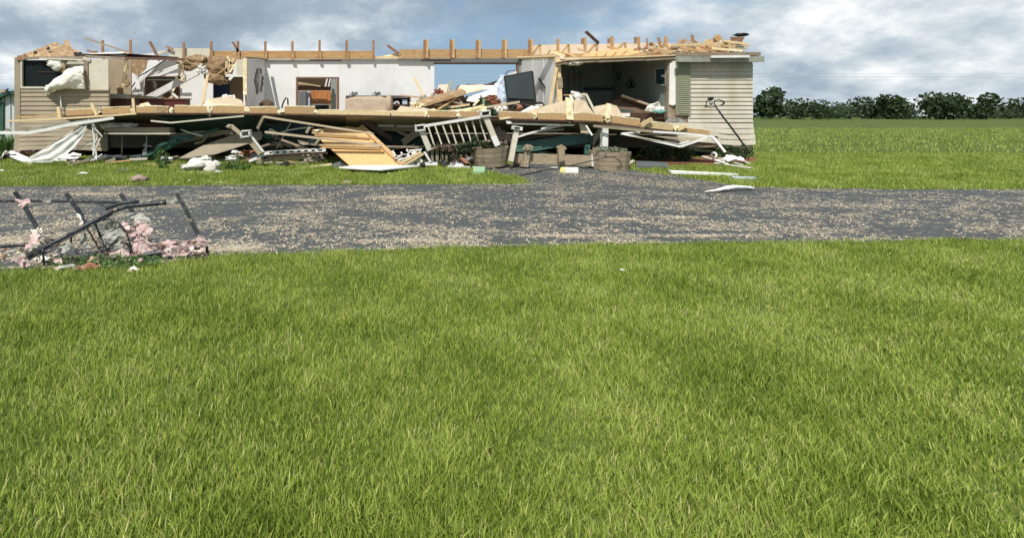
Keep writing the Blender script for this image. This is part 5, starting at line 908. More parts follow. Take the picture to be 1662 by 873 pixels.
# pale slatted panel, weeds, white splintered picket frame behind/below railing
sk = thing('lattice_skirt', 'grey green slatted porch skirt behind the lower rail of the tilted railing', 'skirting', P(728, 264, 15.6))
for k in range(9): MB().beam(P(694 + k * 7.8, 243 + random.uniform(-1, 1), 15.6), P(693.5 + k * 7.8, 262, 15.6), .085, .02, rag=.03).build('slat', random.choice(['leaf_grey', 'vinyl_tan', 'vinyl_tan']), sk)
MB().beam(P(692, 244, 15.65), P(762, 242, 15.65), .05, .04).build('rail', 'dark_wood', sk); MB().poly([P(690, 242, 15.7), P(764, 240, 15.7), P(764, 264, 15.7), P(690, 264, 15.7)], .02).build('backing', 'deep_green', sk)
def leaves(name, m, label, cat, blobs, size=.05, seed=0, stem=True, group=None, z0=None):
    r_ = np.random.RandomState(seed); mb = MB(); rt = None
    for (c_, dx, dy, dz, n) in blobs:
        c_ = Vector(c_)
        for _ in range(n):
            v = r_.normal(0, 1, 3); v /= np.linalg.norm(v); v *= r_.uniform(.3, 1) ** .6
            p = c_ + V(v[0] * dx, v[1] * dy, v[2] * dz); u = Vector(r_.normal(0, 1, 3)).normalized(); t_ = u.cross(Vector(r_.normal(0, 1, 3))).normalized(); s_ = size * r_.uniform(.6, 1.4)
            mb.add([p - u * s_, p + t_ * s_ * .45, p + u * s_, p - t_ * s_ * .45], [(0, 1, 2, 3)])
    if stem:
        t_ = thing(name, label, cat, Vector(blobs[0][0]) - V(0, 0, blobs[0][3]), group); mb.build('foliage', m, t_)
        for k in range(4):
            c_ = Vector(blobs[0][0]); MB().tube([c_ - V(0, 0, blobs[0][3] * 1.05), c_ + V(blobs[0][1] * .5 * math.cos(k * 1.7), .0, blobs[0][3] * .6)], .008, 5).build('stem', 'bark', t_)
        return t_
    return solo(mb, name, m, label, cat, group)
leaves('tangled_vine', 'leaf_dark', 'dark tangled vines caught in the lower part of the tilted railing', 'weeds', [(P(738, 248, 15.2), .35, .15, .32, 260), (P(712, 238, 15.1), .3, .1, .08, 90), (P(752, 240, 15.0), .35, .12, .16, 200), (P(775, 233, 14.95), .35, .12, .10, 160), (P(770, 226, 14.95), .12, .1, .12, 50)], .045, 2)
leaves('dry_vines', 'bark', 'brown dry vines mixed into the dark tangle at the railing', 'vines', [(P(735, 240, 15.05), .5, .12, .12, 130), (P(740, 255, 15.05), .18, .12, .2, 90)], .05, 3)
pk = thing('picket_frame', 'smashed white picket frame lying between OSB panel and tilted railing', 'railing', G(680, 268))
for a_, b_, w_ in [((664, 266.5), (709, 266), .09), ((689, 247), (700, 265), .06), ((681, 257), (687, 266), .06), ((637, 245), (643, 255), .06), ((651, 247), (656, 256), .05), ((660, 243), (668, 252), .06), ((646, 259), (676, 247), .10), ((640, 256), (660, 252), .08), ((670, 262), (676, 266), .05), ((662, 245), (684, 243), .05)]:
    MB().beam(P(a_[0], a_[1], 15.0), P(b_[0], b_[1], 15.0), w_, .04, rag=.02).build('picket', 'white', pk)
board((652, 264, 14.8), (683, 247, 15.0), .07, .05, 'yellow_stick', 'pale_pine', 'upper of two yellow sticks lying on the smashed picket frame', 'stick'); board((656, 268, 14.8), (687, 250, 15.0), .06, .05, 'yellow_stick', 'pale_pine', 'lower of two yellow sticks lying on the smashed picket frame', 'stick')
board((621, 238, 15.6), (688, 239, 15.6), .05, .05, 'grey_rod', 'grey_wood', 'grey rod lying level behind the smashed picket frame', 'rod', rag=.03)
solo(MB().tube([onG((660, 268.5), .12), onG((688, 269), .10), onG((722, 269), .12), onG((745, 270.5), .1), onG((778, 273.5), .06), onG((800, 276), .03)], .022, 7), 'black_pipe', 'black', 'long black pipe lying on the grass edge in front of the railing', 'pipe', smooth=True)
for x, y in ((686, 268), (721, 269)): solo(MB().blob(P(x, y, 15.0), (.09, .07, .1), .3, 2, 2), 'pipe_bracket', 'dark', ('left' if x < 700 else 'right') + ' dark clamp on the long black pipe', 'clamp')
for a_, b_, w_, l_ in [((731, 267, 15.1), (769, 254.5, 15.2), .09, 'white board slanting from the grass to the left planter'), ((727, 271, 14.9), (762, 273, 14.9), .10, 'white board lying flat below the railing'), ((767, 271.8, 15), (803, 273, 14.9), .06, 'white trim on the asphalt edge under the left planter')]: board(a_, b_, w_, .04, 'white_board', 'white', l_, 'board')
sheet([(733, 267, 15.05), (748, 261, 15.1), (754, 268, 15.0), (748, 271, 14.95)], 'white_scrap', 'white', 'white triangular scrap under the slanting white board', 'scrap')
sheet([(746, 257, 14.95), (752, 256, 14.95), (761, 263, 14.9), (757, 266, 14.9)], 'brick_piece', 'redwood', 'red brown brick piece on the white boards left of the planter', 'brick', .1)
solo(MB().poly([onG((768, 285.5)), onG((787, 285)), onG((788, 278.5)), onG((768, 279))], .12, d=(0, 0, 1)), 'green_tub', 'lime', 'pale green plastic box sunk in the grass left of the planter', 'box', bev=.02)
# planters
def planter(px, yb, D, rp, hp, tilt, label, flare=1.25):
    c_ = P(px, yb, D); r0 = rp * D / F; h = hp * D / F; c_ = c_ + V(0, r0 * .8, 0); t_ = thing('wood_planter', label, 'planter', c_); Rm = Matrix.Rotation(R(tilt), 3, 'Y'); rows = 4
    hp0 = hp
    for k in range(rows):
        mb = MB(); z0 = h * k / rows + .004; z1 = h * (k + 1) / rows - .006; ra = r0 / flare * (1 + (flare - 1) * k / rows); rb = r0 / flare * (1 + (flare - 1) * (k + 1) / rows); n = 14; vs = []
        for (z, r_) in ((z0, ra), (z1, rb), (z1, rb - .04), (z0, ra - .04)):
            for i in range(n): a = 2 * math.pi * (i + .5) / n; vs.append(c_ + Rm @ V(r_ * math.cos(a), r_ * math.sin(a), z))
        fs = [(j * n + i, j * n + (i + 1) % n, ((j + 1) % 4) * n + (i + 1) % n, ((j + 1) % 4) * n + i) for j in range(4) for i in range(n)]
        mb.add(vs, fs).build('plank_course', 'planter', t_)
    mb = MB().add([c_ + Rm @ V((r0 - .05) * math.cos(a), (r0 - .05) * math.sin(a), h * .92) for a in [i * math.pi / 4 + .39 for i in range(8)]], [tuple(range(8))]); mb.build('soil', 'soil', t_)
    mb = MB().add([c_ + Rm @ V((r0 * .86) * math.cos(a), (r0 * .86) * math.sin(a), .02) for a in [i * math.pi / 4 + .39 for i in range(8)]], [tuple(range(8))]); mb.build('bottom', 'planter', t_)
    return c_, r0, h
c_, r0, h = planter(801, 272.5, 14.85, 33.5, 32, -4, 'tilted wooden planter with dry stems left of the plank fence')
leaves('dry_plant', 'leaf_dark', 'dry dark stems growing in the left tilted planter', 'plant', [(c_ + V(0, 0, h + .03), r0 * .8, r0 * .7, .06, 260)], .035, 6)
c_, r0, h = planter(1001, 278, 14.5, 33.5, 31, 1, 'upright wooden planter with grey green plants right of the plank fence', 1.14)
leaves('low_plant', 'leaf_grey', 'grey green low plants growing in the right upright planter', 'plant', [(c_ + V(-.1, 0, h + .05), r0 * .65, r0 * .6, .08, 420), (c_ + V(.2, 0, h + .04), r0 * .5, r0 * .5, .07, 260)], .03, 7)
# plank fence
pf2 = thing('plank_fence', 'low weathered plank fence on stub posts between the two planters', 'fence', G(905, 272))
MB().beam(P(858, 257.5, 15.05), P(962, 261, 14.9), .29, .06, rag=.01).build('plank', 'planter', pf2); MB().beam(P(835, 257, 15.2), P(858, 257.5, 15.1), .27, .05).build('plank', 'planter', pf2)
for a_, b_, w_ in [((857, 235.5, 14.95), (852, 270, 14.95), .15), ((910, 237.5, 14.85), (911, 262, 14.85), .17), ((967, 240, 14.95), (964, 262, 14.95), .13), ((849, 262, 15), (848, 271, 15), .14)]: MB().beam(P(*a_), P(*b_), w_, .12, rag=.03).build('post', 'planter', pf2)
for x, y in ((857, 240), (911, 241)): MB().blob(P(x, y, 14.88), (.12, .08, .09), .35, 3, 3).build('post_top', 'planter', pf2)
MB().beam(P(961.5, 250, 14.85), P(961.5, 270, 14.85), .05, .05).build('end_trim', 'white', pf2)
solo(MB().box(G(838, 270) + V(0, 0, .11), (.22, .2, .2), rz=.3), 'wood_block', 'planter', 'square wood block at the left end of the plank fence', 'block', bev=.015)
solo(MB().beam(onG((848, 271.5), .03), onG((915, 274), .03), .03, .05), 'white_batten', 'white', 'thin white trim on the asphalt in front of the plank fence', 'trim')
cbl = [onG((828, 291), .02), onG((850, 285), .02), onG((885, 278), .03), onG((915, 274.5), .05), P(940, 266, 14.2), P(965, 260, 13.95), P(980, 256, 13.9), P(996, 255, 13.9), P(1006, 261, 13.9), P(1009, 268, 13.9), P(1007, 274, 13.95)]
solo(MB().tube(cbl, .013, 6), 'cable', 'black', 'long black cable running over the asphalt to the right planter', 'cable', smooth=True)
solo(MB().tube([P(966, 252, 14.2), P(973, 246, 14.2), P(981, 245, 14.0), P(984, 250, 13.95), P(982, 256, 13.95)], .012, 6), 'cable', 'black', 'short black cable loop at the left edge of the right planter', 'cable', smooth=True)
pkb = thing('carton', 'white and yellow printed carton lying on the asphalt before the plank fence', 'carton', G(924, 281))
MB().poly([onG((917, 281.5), .01), onG((938.5, 281.5), .01), onG((938.5, 276.5), .01), onG((918, 276), .01)], .07, d=(0, 0, 1)).build('white_end', 'cloth_white', pkb); MB().poly([onG((908.5, 280.5), .01), onG((916.6, 281.2), .01), onG((917.6, 276), .01), onG((911, 276), .01)], .07, d=(0, 0, 1)).build('yellow_end', 'yellow', pkb)
leaves('low_plant', 'leaf', 'low green weeds sprouting under the plank fence', 'weeds', [(G(922, 272) + V(0, 0, .03), .35, .15, .05, 160)], .03, 8)
# ---- right side ground things
solo(MB().poly([onG((1032, 275)), onG((1086, 276)), onG((1083, 270)), onG((1032, 267.5))], .10, d=(0, 0, 1)), 'paving_stone', 'slate', 'dark grey slab on the ground right of the right planter', 'slab', bev=.015)
solo(MB().tube([P(1082, 275, 14.8), P(1085, 270, 14.9), P(1081, 267.5, 15)], .015, 5), 'white_edge', 'white', 'curved white edging at the end of the dark grey slab', 'edging')
def ground_board(a_, b_, w0, w1, name, m, label, cat, h=.05):
    A, B = onG(a_, .03), onG(b_, .03); d = (B - A).normalized(); n = V(-d.y, d.x, 0).normalized(); return solo(MB().poly([A - n * w0 / 2, B - n * w1 / 2, B + n * w1 / 2, A + n * w0 / 2], h, d=(0, 0, 1)), name, m, label, cat)
ground_board((1087, 283), (1197, 288), .42, .14, 'white_batten', 'cloth_white', 'long tapered white trim lying on the grass at the right', 'trim', .06)
solo(rag([G(1144, 315) + V(0, 0, .05), G(1162, 314) + V(0, 0, .08), G(1182, 311) + V(0, 0, .1), G(1222, 309) + V(0, 0, .08)], [.02, .08, .15, .13], .02, 24, 8, .01, 4, 2, side=(0, 1, .15)), 'torn_sheet', 'cloth_white', 'torn white sheet with a pointed end on the asphalt at the right', 'sheet')
for k, (a_, b_, w_, m, l_) in enumerate([((1140, 259), (1180, 269), .10, 'cloth_white', 'white strip fanning out nearest the window frame at the right'), ((1146, 258), (1192, 266), .08, 'redwood', 'red brown strip between fanning white strips at the right'), ((1158, 264), (1218, 268), .16, 'white', 'broad white strip lying behind the others at the right'), ((1165, 262), (1205, 271), .06, 'white', 'narrow white strip crossing the broad one at the right'), ((1160, 270), (1222, 276), .12, 'cloth_white', 'white strip lying nearest to the long tapered trim'), ((1172, 258), (1176, 268), .05, 'white', 'short white upright sliver among the white strips at the right')]):
    solo(MB().beam(onG(a_, .10), onG(b_, .05), .03, w_, up=(0, 1, 0), rag=.04), 'siding_strip', m, l_, 'strip')
solo(rag([G(1175, 268) + V(0, 0, .15), G(1190, 267) + V(0, 0, .22), G(1212, 268) + V(0, 0, .15)], [.15, .4, .3], .12, 16, 8, .01, 6, 3, side=(0, 1, .3)), 'crumpled_siding', 'white', 'crumpled white siding heaped over the strips at the right', 'siding')
ground_board((1188, 292), (1225, 293), .14, .14, 'blue_scrap', 'cloth_blue', 'pale blue scrap on the grass at the far right of the drive', 'scrap', .05)
ds = thing('lamp_disc', 'small round white disc with dark centre by the shrubs at the right', 'disc', P(1159, 255, 16.2))
MB().tube([P(1159, 251.3, 16.2), P(1159, 251.3, 16.25)], .09, 16).build('disc', 'white', ds); MB().tube([P(1159, 251.3, 16.17), P(1159, 251.3, 16.2)], .035, 10).build('centre', 'dark', ds)
hk = thing('garden_hook', 'bent black garden hook pole with curled arms before the pale siding', 'garden hook', P(1216, 248, 15.6))
MB().tube([P(1163, 175, 15.6), P(1172, 188, 15.6), P(1186, 206, 15.6), P(1200, 225, 15.6), P(1217, 250, 15.6)], .026, 8).build('pole', 'black', hk, smooth=True)
def curl(pts, r_=.017): MB().tube([P(x, y, 15.6) for x, y in pts], r_, 6).build('scroll', 'black', hk, smooth=True)
curl([(1163, 175), (1159, 168), (1160, 163.5), (1166, 162), (1172, 164), (1175, 169), (1170, 171), (1176, 168), (1174, 164)]); curl([(1172, 164), (1176, 164.5), (1173, 171)]); curl([(1161, 174), (1152, 175), (1146, 171), (1147, 165), (1150, 162)], .014); curl([(1147, 175), (1143, 171.5)], .02)
MB().blob(P(1153, 160.5, 15.6), (.085, .07, .055), .3, 3, 2).build('bird_finial', 'dark', hk); MB().blob(P(1154.5, 167, 15.58), (.07, .05, .06), .4, 3, 2).build('glass_cup', 'film', hk)
leaves('dark_shrub', 'leaf_dark', 'low dark shrub right of the right planter under the fallen wall', 'shrub', [(P(1060, 249, 16.6), .5, .25, .22, 520), (P(1078, 246, 16.6), .3, .2, .25, 260)], .05, 9)
leaves('dark_shrub', 'leaf_dark', 'spiky dark shrub below the hanging window frame', 'shrub', [(P(1112, 250, 16.6), .35, .2, .24, 320)], .05, 10)
leaves('dark_shrub', 'leaf_dark', 'dark shrub below the pale siding at the right end of the home', 'shrub', [(P(1185, 248, 16.9), .5, .2, .25, 420), (P(1208, 247, 16.9), .3, .2, .25, 200)], .05, 11)
leaves('weed_plant', 'leaf', 'green weeds growing out of the grass beside the green metal panel', 'weeds', [(P(262, 256, 15.5), .22, .15, .28, 170), (P(266, 272, 14.8), .14, .12, .18, 80)], .05, 12)
leaves('bushy_plant', 'leaf', 'low bushy weeds on the grass right of the white heap', 'weeds', [(G(384, 277) + V(0, 0, .1), .42, .25, .13, 420), (G(368, 275) + V(0, 0, .08), .15, .1, .1, 90)], .035, 13)
# ---- left ground things
def yucca(px, py, n, label, seed, D=None):
    r_ = random.Random(seed); c_ = G(px, py); t_ = thing('yucca', label, 'plant', c_); mb = MB()
    for k in range(n):
        a = r_.uniform(0, 6.28); ln = r_.uniform(.5, .85); o_ = V(math.cos(a), math.sin(a), 0); sp_ = r_.uniform(.15, .5) * ln; s_ = V(-math.sin(a), math.cos(a), 0) * .022
        mb.add([c_ - s_, c_ + s_, c_ + o_ * sp_ * .5 + V(0, 0, ln * .6) + s_ * .9, c_ + o_ * sp_ * .5 + V(0, 0, ln * .6) - s_ * .9, c_ + o_ * sp_ + V(0, 0, ln)], [(0, 1, 2, 3), (3, 2, 4)])
    mb.build('foliage', 'leaf', t_); MB().blob(c_ + V(0, 0, .05), (.1, .1, .09), .3, 3, 2).build('base', 'bark', t_)
yucca(4, 255, 70, 'spiky green yucca at the left corner of the home, nearer the photo edge', 1); yucca(16, 254, 60, 'spiky green yucca right beside the corner trim of the home', 2)
leaves('ground_plants', 'leaf', 'leafy light green plants at the foot of the yuccas', 'plant', [(G(5, 256) + V(0, 0, .1), .3, .2, .1, 160)], .05, 14)
leaves('dark_bush', 'dark_wood', 'dark reddish low bush in the gap under the left siding', 'shrub', [(P(55, 250, 17.6), .5, .2, .13, 240)], .05, 15)
lb = thing('flat_sheet', 'white flat door slab with a dark edge lying on the grass at the left', 'slab', G(35, 266))
MB().poly([onG((9, 258), .16), onG((18, 254), .22), onG((58, 266), .10), onG((48, 269), .04)], .05, d=(0, 0, -1)).build('face', 'white', lb)
MB().poly([onG((10, 258.5), .11), onG((48, 269.4), .0), onG((40, 264), .05)], .03, d=(0, 0, -1)).build('dark_edge', 'dark', lb)
for k, (pts, w_, am, l_) in enumerate([([(-6, 263), (8, 259), (22, 254), (40, 254)], .55, .14, 'crumpled white sheeting on the ground behind the flat door slab'), ([(52, 263), (75, 261), (100, 262), (126, 263)], .45, .12, 'crumpled white sheeting on the ground under the draped curtain'), ([(145, 262), (165, 261), (185, 260), (203, 261)], .28, .05, 'white sheeting strip on the ground left of the weeds')]):
    solo(rag([G(x, y) + V(0, 0, .12) for x, y in pts], w_, am, 26, 8, .01, k * 3., 3, side=(0, .9, .35)), 'white_sheeting', 'cloth_white', l_, 'sheeting')
ground_board((112, 268.5), (142, 262), .20, .24, 'cream_board', 'foam', 'cream splintered board on the grass below the curtain', 'board', .03)
ground_board((198, 262), (218, 263), .45, .4, 'tan_board', 'drywall', 'tan board with a white corner on the ground left of the green metal panel', 'board', .05); ground_board((213, 263), (228, 262), .3, .2, 'white_corner', 'white', 'white torn corner piece beside the tan board', 'scrap', .08)
ground_board((232, 269), (285, 269), .05, .03, 'lath', 'pale_pine', 'thin pale lath lying in the grass under the weeds', 'lath', .02)
solo(MB().blob(G(225, 296) + V(0, 0, .07), (.20, .14, .10), .25, 2, 3), 'fieldstone', 'stone', 'brown rounded stone in the grass close to the drive', 'stone', smooth=True)
hp_ = thing('broken_statue', 'pale grey white lumpy heap like a toppled garden statue on the grass', 'statue', G(330, 286))
hb_ = MB().blob(P(320, 268, 14.4), (.42, .2, .12), .3, 2.5, 3, ry=R(-10)).blob(P(318, 264, 14.5), (.22, .16, .11), .2, 2, 3).blob(P(342, 273, 14.3), (.16, .12, .20), .3, 3, 3, ry=R(-30)).blob(P(348, 267, 14.4), (.16, .12, .10), .3, 3, 3)
hb_.blob(P(325, 283, 14.15), (.13, .1, .08), .3, 3, 2).tube([P(338, 282, 14.1), P(344, 286, 14.1), P(352, 281, 14.1), P(360, 281, 14.1), P(361, 286, 14.1)], [.08, .08, .08, .07, .05], 8).build('body', 'pale_stone', hp_, smooth=True)
MB().blob(P(303, 281, 14.4), (.20, .14, .09), .3, 3, 3).build('base', 'stone', hp_, smooth=True)
solo(MB().poly([onG((180, 282.5)), onG((203, 281)), onG((212, 273.5)), onG((197, 274)), onG((190, 279))], .015, d=(0, 0, 1)), 'slate_piece', 'slate', 'dark grey shingle piece lying in the grass at the left', 'shingle')
solo(MB().blob(G(135, 284) + V(0, 0, .03), (.12, .1, .04), .4, 3, 2), 'white_scrap', 'cloth_white', 'small white scrap in the grass left of the dark grey shingle piece', 'scrap')
for k, (x, y, s_, m, l_) in enumerate([(3, 279, .09, 'cloth_white', 'small pale scrap in the grass at the far left'), (80, 281, .05, 'cloth_white', 'tiny white scrap in the grass below the curtain'), (110, 284, .04, 'cream', 'tiny cream scrap in the grass left of the white one'), (308, 295, .05, 'cloth_white', 'tiny white scrap in the grass below the lumpy heap'), (359, 298, .04, 'cloth_white', 'tiny white scrap in the grass near the drive'), (563, 298, .11, 'stone', 'flat brown chip at the grass edge below the white sheet'), (40, 290, .10, 'slate', 'dark scrap low in the grass at the far left'), (1010, 443, .03, 'cloth_white', 'small white scrap in the near lawn')]):
    solo(MB().blob(G(x, y) + V(0, 0, .03), (s_, s_ * .7, s_ * .35), .5, 4, 2), 'small_scrap', m, l_, 'scrap')
GB2 = 'boards and torn panels crushed together under the fallen wall'
rg2 = random.Random(77)
for k in range(70):
    x = rg2.choice([rg2.uniform(280, 520), rg2.uniform(600, 700), rg2.uniform(830, 1000), rg2.uniform(380, 500)]); y = rg2.uniform(208, 256); d_ = rg2.uniform(16.1, 17.3); L_ = rg2.uniform(14, 60); a = rg2.gauss(-.15, .5)
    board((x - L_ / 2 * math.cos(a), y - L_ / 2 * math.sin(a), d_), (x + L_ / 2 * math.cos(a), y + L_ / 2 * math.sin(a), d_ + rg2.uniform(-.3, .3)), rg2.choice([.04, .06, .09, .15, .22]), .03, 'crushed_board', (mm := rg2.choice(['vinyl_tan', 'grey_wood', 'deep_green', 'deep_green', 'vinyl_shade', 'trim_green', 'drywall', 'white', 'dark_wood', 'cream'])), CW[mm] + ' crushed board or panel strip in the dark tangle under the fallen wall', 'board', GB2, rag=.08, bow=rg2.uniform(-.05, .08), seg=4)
GS = 'small scraps along the foot of the wreck'
rg = random.Random(33)
for k in range(46):
    x = rg.choice([rg.uniform(2, 540), rg.uniform(640, 1040), rg.uniform(60, 420)]); d_ = rg.uniform(15.4, 17.2); c_ = V(XP(x, d_), d_, gz(d_) + .06); L_ = rg.uniform(.15, .6); a = rg.uniform(-.6, .6)
    solo(MB().beam(c_ - V(L_ / 2 * math.cos(a), L_ / 2 * math.sin(a), rg.uniform(-.08, .1)), c_ + V(L_ / 2 * math.cos(a), L_ / 2 * math.sin(a), rg.uniform(0, .12)), rg.uniform(.03, .09), rg.uniform(.02, .06), rag=.04), 'litter_piece', (mm := rg.choice(['white', 'cream', 'grey_wood', 'dark', 'drywall', 'vinyl', 'pine', 'tan_bag'])), CW[mm] + ' small broken piece lying in the litter along the foot of the wreck', 'scrap', GS)
solo(MB().blob(P(806, 218, 16.4), (.24, .2, .2), .4, 3, 3), 'fallen_stone', 'stone', 'upper grey stone lump under the fallen wall right of the railing', 'stone'); solo(MB().blob(P(815, 226, 16.3), (.26, .2, .2), .4, 3, 3), 'fallen_stone', 'stone', 'lower grey stone lump under the fallen wall right of the railing', 'stone')
# ---- shed at far left
shd = thing('garden_shed', 'white sided shed with dark green curved roof trim beyond the left corner', 'shed', V(-17.6, 23, .2)); D = 23.0
MB().poly([V(-19.5, D, .2), V(-19.5, D, 2.1), P(-10, 165, D), P(2, 156, D), P(12, 152, D), P(40, 150, D), V(-13.2, D, .2)], 3.0, d=(0, 1, 0)).build('wall', 'shed_white', shd)
for x in (8, 18): MB().span(XP(x - .4, D), XP(x + .4, D), D - .03, D, .2, 2.5).build('wall_batten', 'steel', shd)
tr = MB(); tpth = [(-14, 178), (-8, 166), (1, 157), (10, 152.5), (24, 150.2), (44, 149)]
for i in range(len(tpth) - 1): tr.beam(P(*tpth[i], D - .1), P(*tpth[i + 1], D - .1), .14, .25)
tr.build('roof_trim', 'trim_green', shd); MB().beam(P(2, 166, D - .06), P(2, 220, D - .06), .20, .05).build('corner_trim', 'trim_green', shd)
board((0, 149, 22.8), (10, 147.5, 22.8), .12, .1, 'shed_scrap', 'tan_bag', 'tan debris lump lying on the roof of the shed', 'debris', rag=.05); board((9, 151, 22.7), (13, 144.5, 22.7), .07, .05, 'shed_scrap', 'dark_wood', 'dark stick standing on the roof of the shed', 'stick')
solo(rag([P(16, 200, 20), P(19, 208, 20), P(12, 214, 20), P(8, 212, 20)], .2, .06, 14, 5, .01, 3, 4), 'plastic_sheet', 'film', 'grey plastic scrap by the shed behind the white trim', 'plastic')
for k, z in enumerate((11.2, 12.0)):
    solo(MB().tube([V(-160, 150, z + 1), V(-60, 150, z), V(20, 150, z + .1), V(110, 150, z + 1.4), V(260, 150, z + 1)], .035, 4), 'power_line', 'wire', ('lower' if k == 0 else 'upper') + ' of two thin pale power lines far behind the home', 'power line')

# ================================================================== NEAR TANGLED METAL FRAME
mf = thing('bent_handrail', 'bent black metal frame with rungs lying tangled with pink insulation by the drive', 'metal frame', G(190, 425))
def bar(pts, r_, name='rail', n=8, flat=0, m='black'):
    mb = MB()
    if flat:
        for i in range(len(pts) - 1): mb.beam(P(*pts[i]), P(*pts[i + 1]), r_, flat)
    else: mb.tube([P(*p) for p in pts], r_, n)
    mb.build(name, m, mf, smooth=not flat)
bar([(-8, 326.5, 6.7), (60, 326, 6.7), (120, 326.5, 6.7), (170, 328, 6.6), (205, 328.5, 6.55), (262, 328, 6.4), (292, 327, 6.35)], .018)
bar([(44, 417, 5.55), (120, 377, 5.85), (182, 343, 6.1), (206, 335, 6.2), (262, 329.5, 6.35), (270, 329, 6.36)], .026, 'main_rail')
bar([(47, 421, 5.5), (120, 381.5, 5.8), (184, 347, 6.05)], .009, 'thin_rail')
bar([(145, 327, 6.5), (160, 330, 6.45), (176, 336, 6.3)], .013, 'short_rail')
bar([(172, 339, 6.25), (200, 329, 6.3), (225, 327.5, 6.3)], .02, 'short_rail')
bar([(24, 312, 6.6), (32, 322, 6.6), (62, 372, 6.45)], .042, 'rung', flat=.03)
bar([(108, 314.5, 6.6), (132, 349, 6.5)], .046, 'rung', flat=.03); bar([(143, 367, 6.3), (165, 406, 6.1)], .04, 'rung', flat=.03, m='grey_wood'); bar([(141, 368, 6.28), (163, 407, 6.08)], .014, 'rung_edge', flat=.03); bar([(132, 349, 6.5), (143, 367, 6.3)], .035, 'rung', flat=.03)
bar([(196, 315, 6.6), (221, 352, 6.45)], .042, 'rung', flat=.03)
bar([(287, 315, 6.35), (297, 332, 6.3), (322, 382, 6.2), (330, 398, 6.15), (341, 416, 6.1)], .036, 'end_leg', flat=.035)
for a_, b_ in [((69, 404, 5.6), (72, 431, 5.6)), ((97, 412, 5.7), (99, 426, 5.7)), ((116, 385, 5.8), (115, 394, 5.8)), ((125, 419, 5.75), (128, 438, 5.7)), ((137, 377, 5.9), (138, 382, 5.9)), ((154, 361, 6.0), (163, 385, 6.0)), ((163, 385, 6.0), (172, 404, 5.95)), ((39, 425, 5.55), (40, 447, 5.5))]: bar([a_, b_], .011, 'baluster', 6)
bar([(96, 446, 5.6), (128, 428, 5.75), (152, 412, 5.9), (168, 404, 5.95), (176, 404, 5.95)], .017, 'lower_rail'); bar([(150, 365, 6.0), (160, 359, 6.0), (176, 356, 6.0), (190, 359, 6.0), (202, 372, 6.0), (209, 388, 6.0), (213, 404, 6.0)], .009, 'scroll'); bar([(196, 394, 5.95), (206, 395, 5.95), (213, 407, 5.95), (208, 417, 5.95)], .012, 'scroll'); bar([(168, 404, 5.95), (176, 420, 5.9)], .02, 'foot')
bar([(-5, 401, 6.2), (20, 399, 6.2), (42, 397, 6.1)], .022, 'ground_rail'); bar([(214, 424, 5.9), (236, 414, 5.95), (262, 409.5, 6.0), (272, 409, 6.0)], .03, 'ground_rail'); bar([(262, 411, 6.0), (300, 405, 6.05), (338, 402, 6.1)], .02, 'ground_rail')
NI = 'insulation'
def ragp(path, width, amp, label, m='pink', name='insulation_rag', seed=0., f=9, nu=30, nv=10, side=(0, 0, 1), cat=NI, folds=0): return solo(rag([P(*p) for p in path], width, amp, nu, nv, .004, seed, f, side, folds), name, m, label, cat)
ragp([(226, 358, 6.15), (230, 375, 6.1), (228, 392, 6.05), (222, 412, 6.0)], [.10, .22, .20, .12], .045, 'big pink insulation drape hanging in the middle of the black frame', side=(1, 0, .15), seed=1, nu=44, nv=32, folds=4)
ragp([(236, 404, 6.0), (262, 401, 6.0), (290, 401, 6.0), (318, 400, 6.05), (334, 400, 6.05)], [.16, .13, .15, .13, .16], .04, 'long pink insulation strip along the ground rail at the right of the frame', seed=2, nu=50, nv=12)
ragp([(262, 413, 5.95), (280, 409, 5.95), (300, 407, 6.0), (312, 404, 6.0)], [.04, .10, .12, .06], .05, 'ragged pink insulation fringe just under the long pink strip', seed=3, nu=30)
ragp([(318, 393, 6.1), (326, 397, 6.08), (334, 402, 6.05)], [.12, .2, .16], .05, 'pale pink insulation wad wrapped round the right leg of the frame', seed=4, nu=20)
ragp([(26, 325, 6.55), (36, 328, 6.55), (50, 330, 6.55)], [.05, .11, .06], .05, 'pink insulation tuft high on the leftmost rung of the frame', seed=5, nu=18)
ragp([(58, 376, 6.3), (60, 386, 6.2), (52, 394, 6.1), (44, 404, 6.0)], [.08, .14, .16, .08], .06, 'pink insulation clump at the lower end of the leftmost rung', seed=6, nu=24, side=(1, 0, .3))
ragp([(30, 420, 5.6), (38, 424, 5.6), (40, 434, 5.6), (36, 440, 5.6)], [.10, .14, .1, .05], .06, 'pale pink wad at the lower left end of the thick rail', seed=7, nu=20, side=(1, 0, .2))
ragp([(86, 434, 5.6), (94, 432, 5.6), (102, 440, 5.6)], [.10, .14, .12], .06, 'dirty pink wad hanging on the lower rail of the frame', seed=8, nu=20)
ragp([(178, 420, 5.9), (192, 415, 5.9), (206, 417, 5.9), (218, 420, 5.9)], [.10, .12, .12, .06], .05, 'dusty pink rag under the pale torn plastic in the frame', seed=9, nu=24)
ragp([(134, 436, 5.7), (146, 428, 5.7), (158, 432, 5.7)], [.12, .14, .1], .06, 'brown leathery rag low in the middle of the frame', 'brown_panel', 'cloth_rag', 10, nu=20, cat='rag')
ragp([(164, 436, 5.7), (180, 434, 5.7), (200, 432, 5.75)], [.05, .08, .05], .05, 'white rag low in the grass under the frame', 'cloth_white', 'cloth_rag', 11, nu=20, cat='rag')
ragp([(184, 358, 6.05), (180, 372, 6.05), (186, 390, 6.0), (190, 404, 6.0)], [.16, .24, .24, .14], .07, 'large pale torn plastic crumpled inside the curl of the frame', 'film', 'torn_plastic', 12, nu=40, nv=22, side=(1, 0, .1), cat='plastic')
